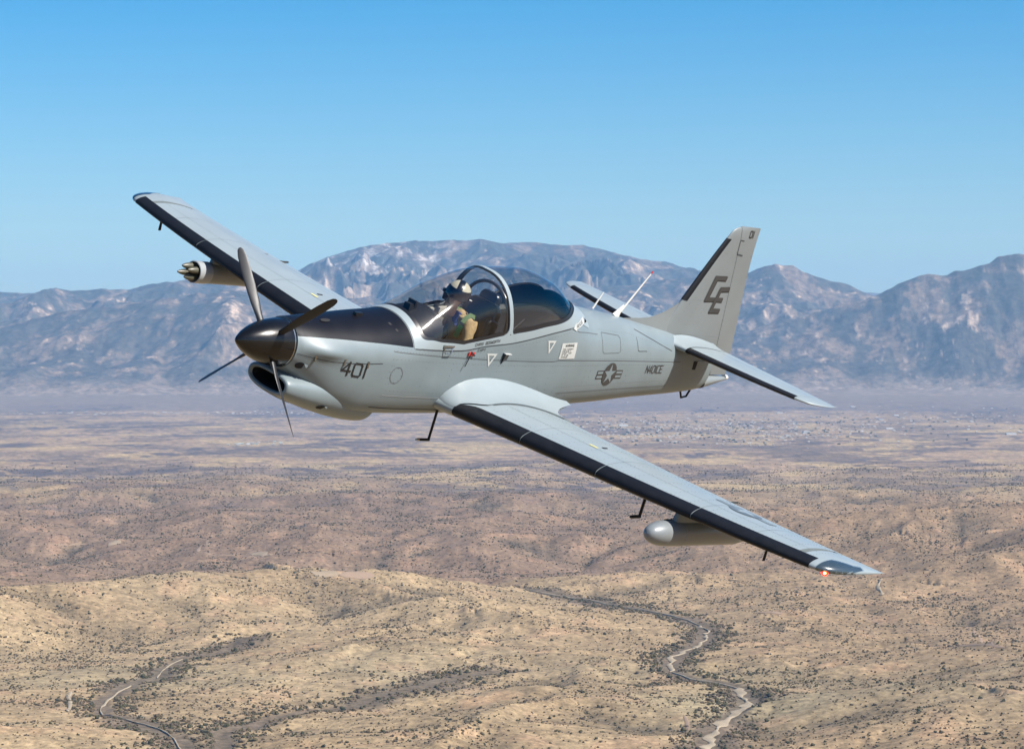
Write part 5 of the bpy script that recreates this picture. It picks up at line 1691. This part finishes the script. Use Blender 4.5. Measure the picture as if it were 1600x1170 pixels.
def land_material(name, near):
    m = bpy.data.materials.new(name); m.use_nodes = True
    nt = m.node_tree; b = nt.nodes['Principled BSDF']
    b.inputs['Roughness'].default_value = 0.95; b.inputs['Specular IOR Level'].default_value = 0.1
    at = nt.nodes.new('ShaderNodeAttribute'); at.attribute_name = 'soil'
    geo = nt.nodes.new('ShaderNodeNewGeometry')
    def nz(scale, detail=6, rough=0.65, sy=1.0):
        mp = nt.nodes.new('ShaderNodeMapping'); mp.inputs['Scale'].default_value = (scale, scale * sy, scale)
        nt.links.new(geo.outputs['Position'], mp.inputs['Vector'])
        n = nt.nodes.new('ShaderNodeTexNoise'); n.inputs['Scale'].default_value = 1; n.inputs['Detail'].default_value = detail; n.inputs['Roughness'].default_value = rough
        nt.links.new(mp.outputs[0], n.inputs['Vector']); return n
    def ramp(n, a, b_, c0, c1):
        r = nt.nodes.new('ShaderNodeMapRange'); r.inputs['From Min'].default_value = a; r.inputs['From Max'].default_value = b_; r.inputs['To Min'].default_value = c0; r.inputs['To Max'].default_value = c1
        nt.links.new(n.outputs['Fac'], r.inputs['Value']); return r
    def mul(c, f):
        v = nt.nodes.new('ShaderNodeVectorMath'); v.operation = 'SCALE'
        nt.links.new(c, v.inputs[0]); nt.links.new(f, v.inputs['Scale']); return v.outputs[0]
    c = at.outputs['Color']
    if near:
        n1 = nz(1 / 11.0, 5, 0.78); n2 = nz(1 / 85.0, 6, 0.7)
        c = mul(c, ramp(n1, 0.34, 0.66, 0.50, 1.45).outputs[0]); c = mul(c, ramp(n2, 0.3, 0.7, 0.80, 1.22).outputs[0])
    else:
        n1 = nz(1 / 70.0, 6, 0.82); n2 = nz(1 / 300.0, 5, 0.7)
        c = mul(c, ramp(n1, 0.36, 0.64, 0.45, 1.75).outputs[0]); c = mul(c, ramp(n2, 0.3, 0.7, 0.85, 1.16).outputs[0])
    nt.links.new(c, b.inputs['Base Color'])
    bn = nz(1 / (9.0 if near else 60.0), 5, 0.6)
    bu = nt.nodes.new('ShaderNodeBump'); bu.inputs['Strength'].default_value = 0.6; bu.inputs['Distance'].default_value = 1.5 if near else 14.0
    nt.links.new(bn.outputs['Fac'], bu.inputs['Height']); nt.links.new(bu.outputs[0], b.inputs['Normal'])
    return m
M['ground'] = land_material('desert_ground', True)
M['mountain'] = land_material('mountain_rock', False)
def land_part(name, i0, i1, m, kind='structure'):
    n, a = i1 - i0, len(azs)
    co = np.stack([gx_[i0:i1], gy_[i0:i1], zz_[i0:i1]], -1).reshape(-1, 3).astype(F32)
    me = bpy.data.meshes.new(name)
    idx = np.arange(n * a).reshape(n, a)
    q = np.stack([idx[:-1, :-1], idx[:-1, 1:], idx[1:, 1:], idx[1:, :-1]], -1).reshape(-1, 4)[:, ::-1]
    me.vertices.add(len(co)); me.vertices.foreach_set('co', co.ravel())
    me.loops.add(q.size); me.loops.foreach_set('vertex_index', q.ravel().astype(np.int32))
    me.polygons.add(len(q)); me.polygons.foreach_set('loop_start', (np.arange(len(q)) * 4).astype(np.int32))
    me.update(calc_edges=True)
    me.polygons.foreach_set('use_smooth', np.ones(len(q), bool))
    ca = me.color_attributes.new('soil', 'FLOAT_COLOR', 'POINT')
    cc = np.concatenate([col[i0:i1].reshape(-1, 3), np.ones((len(co), 1), F32)], 1).astype(F32)
    ca.data.foreach_set('color', cc.ravel())
    me.materials.append(m)
    o = bpy.data.objects.new(name, me); COL.objects.link(o); o['kind'] = kind
    return o
i_m = int(np.searchsorted(rs, 23900))
land_part('ground', 0, i_m + 1, M['ground'])
land_part('mountain_range', i_m, len(rs), M['mountain'])
# far blue ridge seen through the gap on the right, and beyond
def far_ridge(name, dist, pts, depth=4000):
    P = []; xs = []
    for px in np.arange(pts[0][0], pts[-1][0] + 1, 4): xs.append(px)
    row = []
    cx = [p[0] for p in pts]; cy = [p[1] for p in pts]
    crest_x = np.array([(px - 800) / PXF * dist for px in xs]); cz = np.array([-(np.interp(px, cx, cy) - HZ) / PXF * dist for px in xs])
    cz = cz + 40 * fbm(crest_x / 900, crest_x * 0, 4, 700)
    V = []
    for t, k in ((-1, -0.3), (-0.6, 0.25), (-0.25, 0.7), (0, 1.0), (0.4, 0.6), (1, -0.3)):
        V.append(np.stack([crest_x, np.full_like(crest_x, dist + t * depth) + 500 * noise(crest_x / 2500, crest_x * 0 + t * 3, 71), np.where(cz > 0, cz * k, cz) - 160 * (1 - k)], -1))
    V = np.stack(V).astype(float)
    b = MB(); b.grid([[tuple(q) for q in r] for r in V])
    o = b.build(name, M['ridge'], None, raw=True); o['kind'] = 'structure'; return o
M['ridge'] = mat('far_ridge_rock', (0.14, 0.12, 0.10), 0.95, spec=0.1)
far_ridge('distant_ridge', 43000, [(-600, 520), (900, 500), (1150, 470), (1250, 440), (1290, 447), (1330, 454), (1370, 459), (1395, 462), (1500, 470), (2300, 500)])

# haze: one closed box of even air round everything
hm = bpy.data.materials.new('haze_air'); hm.use_nodes = True
hn = hm.node_tree; hn.nodes.clear()
ho = hn.nodes.new('ShaderNodeOutputMaterial'); hv = hn.nodes.new('ShaderNodeVolumePrincipled')
hv.inputs['Color'].default_value = (0.32, 0.62, 1.0, 1)
hv.inputs['Density'].default_value = 1.6e-5
hv.inputs['Anisotropy'].default_value = 0.0
hn.links.new(hv.outputs[0], ho.inputs['Volume'])
me = bpy.data.meshes.new('haze')
bx, by0, by1, bz0, bz1 = 49500, -49500, 49500, float(zz_.min()) - 60, float(max(zz_.max(), 1500)) + 120
vs = [(x, y, z) for x in (-bx, bx) for y in (by0, by1) for z in (bz0, bz1)]
me.from_pydata(vs, [], [(0, 1, 3, 2), (4, 6, 7, 5), (0, 4, 5, 1), (2, 3, 7, 6), (0, 2, 6, 4), (1, 5, 7, 3)])
me.materials.append(hm)
hz = bpy.data.objects.new('haze', me); COL.objects.link(hz); hz['kind'] = 'stuff'
# ------------------------------------------------------------------ washes and dirt roads draped on the land
_D = 2600 * np.exp(np.linspace(0, math.log(12), 5000))
def drape(px, py):
    """first point of the land met by the line of sight"""
    x, zq = (px - 800) / PXF * _D, -(py - HZ) / PXF * _D
    g = ground_z(x, _D) - zq
    k = int(np.argmax(g > 0)) if (g > 0).any() else len(_D) - 1
    return float(x[k]), float(_D[k])
def ribbon(name, pts, w, m, wj=0.35, seed=0, step=9.0, lift=1.7, rag=0.3):
    rnd = random.Random(seed)
    P = [np.array(p, float) for p in pts]; d = []
    for i in range(len(P) - 1):
        p0 = P[max(i - 1, 0)]; p1 = P[i]; p2 = P[i + 1]; p3 = P[min(i + 2, len(P) - 1)]
        n = max(2, int(np.hypot(*(p2 - p1)) / step))
        for k in range(n):
            t = k / n
            d.append(0.5 * ((2 * p1) + (-p0 + p2) * t + (2 * p0 - 5 * p1 + 4 * p2 - p3) * t * t + (-p0 + 3 * p1 - 3 * p2 + p3) * t**3))
    d.append(P[-1]); d = np.array(d)
    n = len(d); s_ = np.arange(n) * step
    off = np.array(fbm(s_ / 70.0, s_ * 0 + seed, 3, 900)) * w * rag
    ww = w * (1 + wj * np.array(fbm(s_ / 45.0, s_ * 0 + 3.3 + seed, 3, 910)) * 1.6)
    ww = np.maximum(ww, w * 0.25)
    ww[0] *= 0.2; ww[-1] *= 0.2
    t = np.gradient(d, axis=0); l = np.hypot(t[:, 0], t[:, 1])[:, None]; nrm = np.stack([-t[:, 1], t[:, 0]], -1) / np.maximum(l, 1e-6)
    rows = []
    for u in (-0.5, -0.25, 0, 0.25, 0.5):
        q = d + nrm * (off + ww * u)[:, None]
        zq = ground_z(q[:, 0], q[:, 1]) + lift * (1 if abs(u) < 0.4 else 0.4)
        rows.append([(float(a), float(b_), float(c)) for a, b_, c in zip(q[:, 0], q[:, 1], zq)])
    b = MB(); b.grid(rows); o = b.build(name, m, None, raw=True); o['kind'] = 'structure'; return o
M['sand'] = mat('wash_sand', (0.37, 0.30, 0.21), 0.95, spec=0.1, noise=0.18, nscale=0.03)
M['dirt'] = mat('dirt_road', (0.34, 0.24, 0.165), 0.95, spec=0.1, noise=0.12, nscale=0.02)
M['pale'] = mat('pale_clearing', (0.34, 0.26, 0.175), 0.95, spec=0.1, noise=0.15, nscale=0.02)
wp_ = WASHES['main']
ribbon('dry_wash', [flat(*p) for p in wp_[:9]], 9, M['sand'], seed=1, wj=0.9, rag=0.8)
ribbon('dry_wash', [flat(*p) for p in [(1160, 1077), (1157, 1072), (1154, 1062), (1120, 1053), (1085, 1048), (1050, 1037)]], 3.5, M['sand'], seed=2)
ribbon('dry_wash', [flat(*p) for p in wp_[11:17]], 7, M['sand'], seed=3, wj=0.9, rag=0.9)
ribbon('dry_wash', [flat(*p) for p in wp_[16:22]], 3, M['sand'], seed=4)
wl = WASHES['left']
ribbon('dry_wash', [flat(*p) for p in wl[0:4]], 2.4, M['sand'], seed=5)
ribbon('dry_wash', [flat(*p) for p in wl[3:7]], 2.6, M['sand'], seed=6, wj=0.8)
ribbon('dry_wash', [flat(*p) for p in wl[7:10]], 2.0, M['sand'], seed=7, wj=0.8)
ribbon('dry_wash', [drape(*p) for p in [(105, 1112), (110, 1100), (106, 1088), (112, 1082)]], 5, M['sand'], seed=8)
ribbon('dry_wash', [drape(*p) for p in [(1378, 930), (1372, 915), (1378, 905)]], 9, M['sand'], seed=9, wj=.8)
def road(pts, w, m=None, seed=0, name='dirt_road'):
    return ribbon(name, [drape(*p) for p in pts], w, m or M['dirt'], wj=0.1, seed=seed, rag=0.15, lift=0.5)
road([(310, 862), (313, 853), (324, 851), (323, 844)], 9, seed=21)
road([(310, 862), (325, 865), (350, 868), (385, 866)], 6, seed=22)
road([(0, 851), (60, 852), (130, 850), (182, 845), (240, 836), (320, 843)], 4, seed=23)
road([(1522, 985), (1524, 991), (1533, 999), (1548, 1004), (1556, 1008)], 6, seed=24)
road([(1228, 948), (1275, 957), (1320, 960), (1350, 963), (1378, 976)], 4, seed=25)
road([(1490, 1010), (1530, 1007), (1570, 1012)], 7, seed=26)
road([(1075, 1140), (1073, 1128), (1068, 1118)], 5, seed=27)
ribbon('pale_clearing', [drape(*p) for p in [(486, 894), (505, 897), (530, 899)]], 26, M['pale'], seed=31)
ribbon('pale_clearing', [drape(*p) for p in [(530, 899), (560, 899), (585, 900)]], 16, M['dirt'], seed=32)
ribbon('pale_clearing', [drape(*p) for p in [(168, 853), (180, 849), (190, 846)]], 26, M['pale'], seed=33)
ribbon('pale_clearing', [drape(*p) for p in [(392, 867), (408, 866), (422, 868)]], 20, M['pale'], seed=34)
ribbon('pale_clearing', [drape(*p) for p in [(1185, 958), (1205, 956), (1222, 957)]], 22, M['dirt'], seed=35)
# ------------------------------------------------------------------ desert scrub: instanced low bushes, one mass
def bush_mesh(name, seed, m):
    rnd = random.Random(seed)
    bm = bmesh.new()
    for k in range(5):
        c = Vector((rnd.uniform(-.30, .30), rnd.uniform(-.30, .30), rnd.uniform(0.12, .34)))
        r = rnd.uniform(0.20, 0.34)
        g = bmesh.ops.create_icosphere(bm, subdivisions=1, radius=r)
        for v in g['verts']:
            v.co = v.co * rnd.uniform(0.65, 1.3) + c
            v.co.z = max(v.co.z, -0.05)
    me = bpy.data.meshes.new(name); bm.to_mesh(me); bm.free(); me.materials.append(m)
    return me
def leaf_mat(name, a, b_):
    m = bpy.data.materials.new(name); m.use_nodes = True; nt = m.node_tree; bs = nt.nodes['Principled BSDF']
    bs.inputs['Roughness'].default_value = 0.9; bs.inputs['Specular IOR Level'].default_value = 0.1
    oi = nt.nodes.new('ShaderNodeObjectInfo'); mx = nt.nodes.new('ShaderNodeMix'); mx.data_type = 'RGBA'
    mx.inputs['A'].default_value = (*[c * ALB * 1.1 for c in a], 1); mx.inputs['B'].default_value = (*[c * ALB * 1.1 for c in b_], 1)
    nt.links.new(oi.outputs['Random'], mx.inputs['Factor']); nt.links.new(mx.outputs['Result'], bs.inputs['Base Color'])
    return m
M['scrub'] = leaf_mat('scrub_leaves', (0.050, 0.050, 0.024), (0.110, 0.088, 0.046))
M['scrub2'] = leaf_mat('dry_scrub', (0.085, 0.062, 0.040), (0.16, 0.118, 0.072))
def scatter(name, n_try, r0, r1, az, dens, size, meshes_, seed, zoff=0.0):
    rg = np.random.default_rng(seed)
    a = rg.uniform(-az, az, n_try); r = np.sqrt(rg.uniform(r0 * r0, r1 * r1, n_try))
    x, y = r * np.sin(a), r * np.cos(a)
    keep = rg.uniform(0, 1, n_try) < dens(x, y)
    x, y = x[keep], y[keep]
    z = ground_z(x, y) + zoff
    n = len(x)
    s_ = size(x, y, rg)
    me = bpy.data.meshes.new(name)
    me.vertices.add(n); me.vertices.foreach_set('co', np.stack([x, y, z], -1).astype(F32).ravel())
    at = me.attributes.new('size', 'FLOAT', 'POINT'); at.data.foreach_set('value', s_.astype(F32))
    at = me.attributes.new('turn', 'FLOAT', 'POINT'); at.data.foreach_set('value', rg.uniform(0, 6.28, n).astype(F32))
    o = bpy.data.objects.new(name, me); COL.objects.link(o); o['kind'] = 'stuff'
    ng = bpy.data.node_groups.new(name + '_nodes', 'GeometryNodeTree')
    ng.interface.new_socket('Geometry', in_out='INPUT', socket_type='NodeSocketGeometry')
    ng.interface.new_socket('Geometry', in_out='OUTPUT', socket_type='NodeSocketGeometry')
    N = ng.nodes; L = ng.links
    gi = N.new('NodeGroupInput'); go = N.new('NodeGroupOutput')
    iop = N.new('GeometryNodeInstanceOnPoints'); iop.inputs['Pick Instance'].default_value = True
    gj = N.new('GeometryNodeGeometryToInstance')
    for k, mm in enumerate(meshes_):
        src = N.new('GeometryNodeObjectInfo'); src.inputs['Object'].default_value = mm; src.inputs['As Instance'].default_value = True
        L.new(src.outputs['Geometry'], gj.inputs[0])
    L.new(gj.outputs[0], iop.inputs['Instance'])
    rv_ = N.new('FunctionNodeRandomValue'); rv_.data_type = 'INT'
    rv_.inputs[4].default_value = 0; rv_.inputs[5].default_value = len(meshes_) - 1
    L.new(rv_.outputs[2], iop.inputs['Instance Index'])
    a1 = N.new('GeometryNodeInputNamedAttribute'); a1.data_type = 'FLOAT'; a1.inputs['Name'].default_value = 'size'
    a2 = N.new('GeometryNodeInputNamedAttribute'); a2.data_type = 'FLOAT'; a2.inputs['Name'].default_value = 'turn'
    cx = N.new('ShaderNodeCombineXYZ'); L.new(a2.outputs[0], cx.inputs['Z'])
    cs = N.new('ShaderNodeCombineXYZ'); 
    for i in range(3): L.new(a1.outputs[0], cs.inputs[i])
    L.new(gi.outputs[0], iop.inputs['Points']); L.new(cx.outputs[0], iop.inputs['Rotation']); L.new(cs.outputs[0], iop.inputs['Scale'])
    L.new(iop.outputs[0], go.inputs[0])
    md = o.modifiers.new('scatter', 'NODES'); md.node_group = ng
    return o, n
# source bushes stand on the ground in the scene as bushes of their own
srcs = []
for k in range(4):
    me_ = bush_mesh('desert_bush', 50 + k, M['scrub'] if k < 2 else M['scrub2'])
    ob = bpy.data.objects.new('desert_bush', me_); COL.objects.link(ob)
    ob['kind'] = 'stuff'
    x, y = flat(500 + 150 * k, 1100 + 9 * k); ob.location = (0, 0, 0)
    srcs.append(ob)
def dens_near(x, y):
    d = field_at(gsum, x, y); w = field_at(dwash, x, y)
    n = fbm(x / 130, y / 130, 3, 600); n2 = fbm(x / 520, y / 520, 3, 610)
    p = 0.12 + 0.55 * sstep(-0.15, 0.6, n) + 0.35 * sstep(0.0, -1.0, d) + 0.22 * sstep(-0.1, 0.5, n2)
    p = (p + 0.7 * np.clip(1 - np.abs(w - 24) / 26, 0, 1)) * (w > 11)
    r = np.hypot(x, y)
    return p * np.interp(r, [2400, 3600, 6000, 8500, 11500], [1.0, 0.95, 0.6, 0.34, 0.0])
def size_near(x, y, rg):
    w = field_at(dwash, x, y); r = np.hypot(x, y)
    s_ = np.clip(rg.lognormal(0.62, 0.42, len(x)), 1.0, 5.5) * (1 + 0.45 * (w < 50)) * np.interp(r, [2400, 5000, 11500], [1.0, 1.1, 1.7])
    return s_
AZV = math.radians(12.0)
o_, n_ = scatter('desert_scrub', 760000, 2550, 11500, AZV, dens_near, size_near, srcs, 5)
print('bushes', n_)
for ob in srcs:
    x = random.uniform(-300, 300); y = random.uniform(3000, 3300); s_ = 2.5
    ob.location = (x, y, float(ground_z(x, y)[0])); ob.scale = (s_,) * 3
# ------------------------------------------------------------------ houses of the far town, ranch buildings
M['roofw'] = mat('pale_roof', (0.50, 0.48, 0.45), 0.6)
M['wallt'] = mat('tan_wall', (0.36, 0.28, 0.21), 0.8)
M['roofr'] = mat('brown_roof', (0.30, 0.20, 0.15), 0.8)
M['rooft'] = mat('teal_roof', (0.45, 0.66, 0.66), 0.5)
M['darktree'] = mat('town_tree_green', (0.035, 0.045, 0.03), 0.9)
def house_mesh(name, w, d, h, rh, wall, roof):
    me = bpy.data.meshes.new(name)
    a, b_ = w / 2, d / 2; e = 0.6
    v = [(-a, -b_, 0), (a, -b_, 0), (a, b_, 0), (-a, b_, 0), (-a, -b_, h), (a, -b_, h), (a, b_, h), (-a, b_, h),
         (-a - e, -b_ - e, h), (a + e, -b_ - e, h), (a + e, b_ + e, h), (-a - e, b_ + e, h), (-a - e, 0, h + rh), (a + e, 0, h + rh)]
    f = [(0, 1, 5, 4), (1, 2, 6, 5), (2, 3, 7, 6), (3, 0, 4, 7), (8, 9, 13, 12), (10, 11, 12, 13), (9, 10, 13), (11, 8, 12)]
    me.from_pydata(v, [], f); me.materials.append(wall); me.materials.append(roof)
    for i, p in enumerate(me.polygons): p.material_index = 0 if i < 4 else 1
    return me
rg = random.Random(4)
# ranch compound on the plain
rn = 0
for k in range(26):
    px = rg.uniform(372, 440) if k < 20 else rg.uniform(355, 395); py = rg.uniform(690.5, 697.0) if px > 400 else rg.uniform(693, 696)
    x, y = drape(px, py)
    me_ = house_mesh('ranch_building', rg.uniform(9, 20), rg.uniform(8, 12), rg.uniform(3.5, 5), 1.8, M['wallt'], M['roofw'] if rg.random() < 0.7 else M['rooft'])
    o = bpy.data.objects.new('ranch_building', me_); COL.objects.link(o)
    o.location = (x, y, float(ground_z(x, y)[0]) - 0.3); o.rotation_euler = (0, 0, rg.choice((0, 0.2, 1.6)))
    o['label'] = 'small pale-roofed building in the cluster on the plain below the chin intake'
    o['category'] = 'building'; o['group'] = 'pale buildings clustered on the plain'
# the town at the mountain foot: too many and too small to count, one mass
def town(name, n, m1, m2, fpos, seed, wr, hr):
    rg2 = np.random.default_rng(seed); V = []; Fq = []; MI = []
    for k in range(n):
        px, py = fpos(rg2)
        z = -330.0; x, y = flat(px, py, z)
        for _ in range(3):
            z = min(-190.0, float(ground_z(x, y)[0])); x, y = flat(px, py, z)
        z = float(ground_z(x, y)[0])
        if y > 27500 or y < 12000 or z > -150: continue
        w, d, h = rg2.uniform(*wr), rg2.uniform(*wr) * 0.8, rg2.uniform(*hr)
        a = rg2.choice([0.1, 1.67]); ca, sa = math.cos(a), math.sin(a)
        b0 = len(V)
        for zz in (0, h):
            for sx, sy in ((-1, -1), (1, -1), (1, 1), (-1, 1)):
                ux, uy = sx * w / 2, sy * d / 2
                V.append((x + ux * ca - uy * sa, y + ux * sa + uy * ca, z - 0.5 + zz))
        V.append((x - w / 2 * ca, y - w / 2 * sa, z + h * 1.45)); V.append((x + w / 2 * ca, y + w / 2 * sa, z + h * 1.45))
        Fq += [(b0, b0 + 1, b0 + 5, b0 + 4), (b0 + 1, b0 + 2, b0 + 6, b0 + 5), (b0 + 2, b0 + 3, b0 + 7, b0 + 6), (b0 + 3, b0, b0 + 4, b0 + 7),
               (b0 + 4, b0 + 5, b0 + 9, b0 + 8), (b0 + 6, b0 + 7, b0 + 8, b0 + 9), (b0 + 5, b0 + 6, b0 + 9), (b0 + 7, b0 + 4, b0 + 8)]
        r_ = 1 if rg2.random() < 0.6 else 0
        MI += [0] * 4 + [r_] * 4
    me = bpy.data.meshes.new(name); me.from_pydata(V, [], Fq); me.materials.append(m1); me.materials.append(m2)
    me.polygons.foreach_set('material_index', MI)
    o = bpy.data.objects.new(name, me); COL.objects.link(o); o['kind'] = 'stuff'; return o
def tpos(r):
    while True:
        px = r.normal(1080, 170) if r.random() < 0.72 else r.uniform(900, 1620)
        py = r.normal(621, 5.5) - 0.012 * max(0, px - 1150)
        if 870 < px < 1640 and 606 < py < 636: return px, py
town('town_houses', 900, M['wallt'], M['roofw'], tpos, 11, (9, 17), (3, 5))
town('town_houses', 12, M['roofw'], M['roofw'], tpos, 12, (28, 60), (5, 7))
def lpos(r):
    while True:
        px = r.uniform(-40, 560); py = r.normal(646, 1.3)
        if 643 < py < 650: return px, py
town('valley_houses', 150, M['wallt'], M['roofw'], lpos, 13, (10, 22), (3, 5))
# dark trees between the houses
town('town_trees', 320, M['darktree'], M['darktree'], tpos, 14, (7, 18), (3, 5))
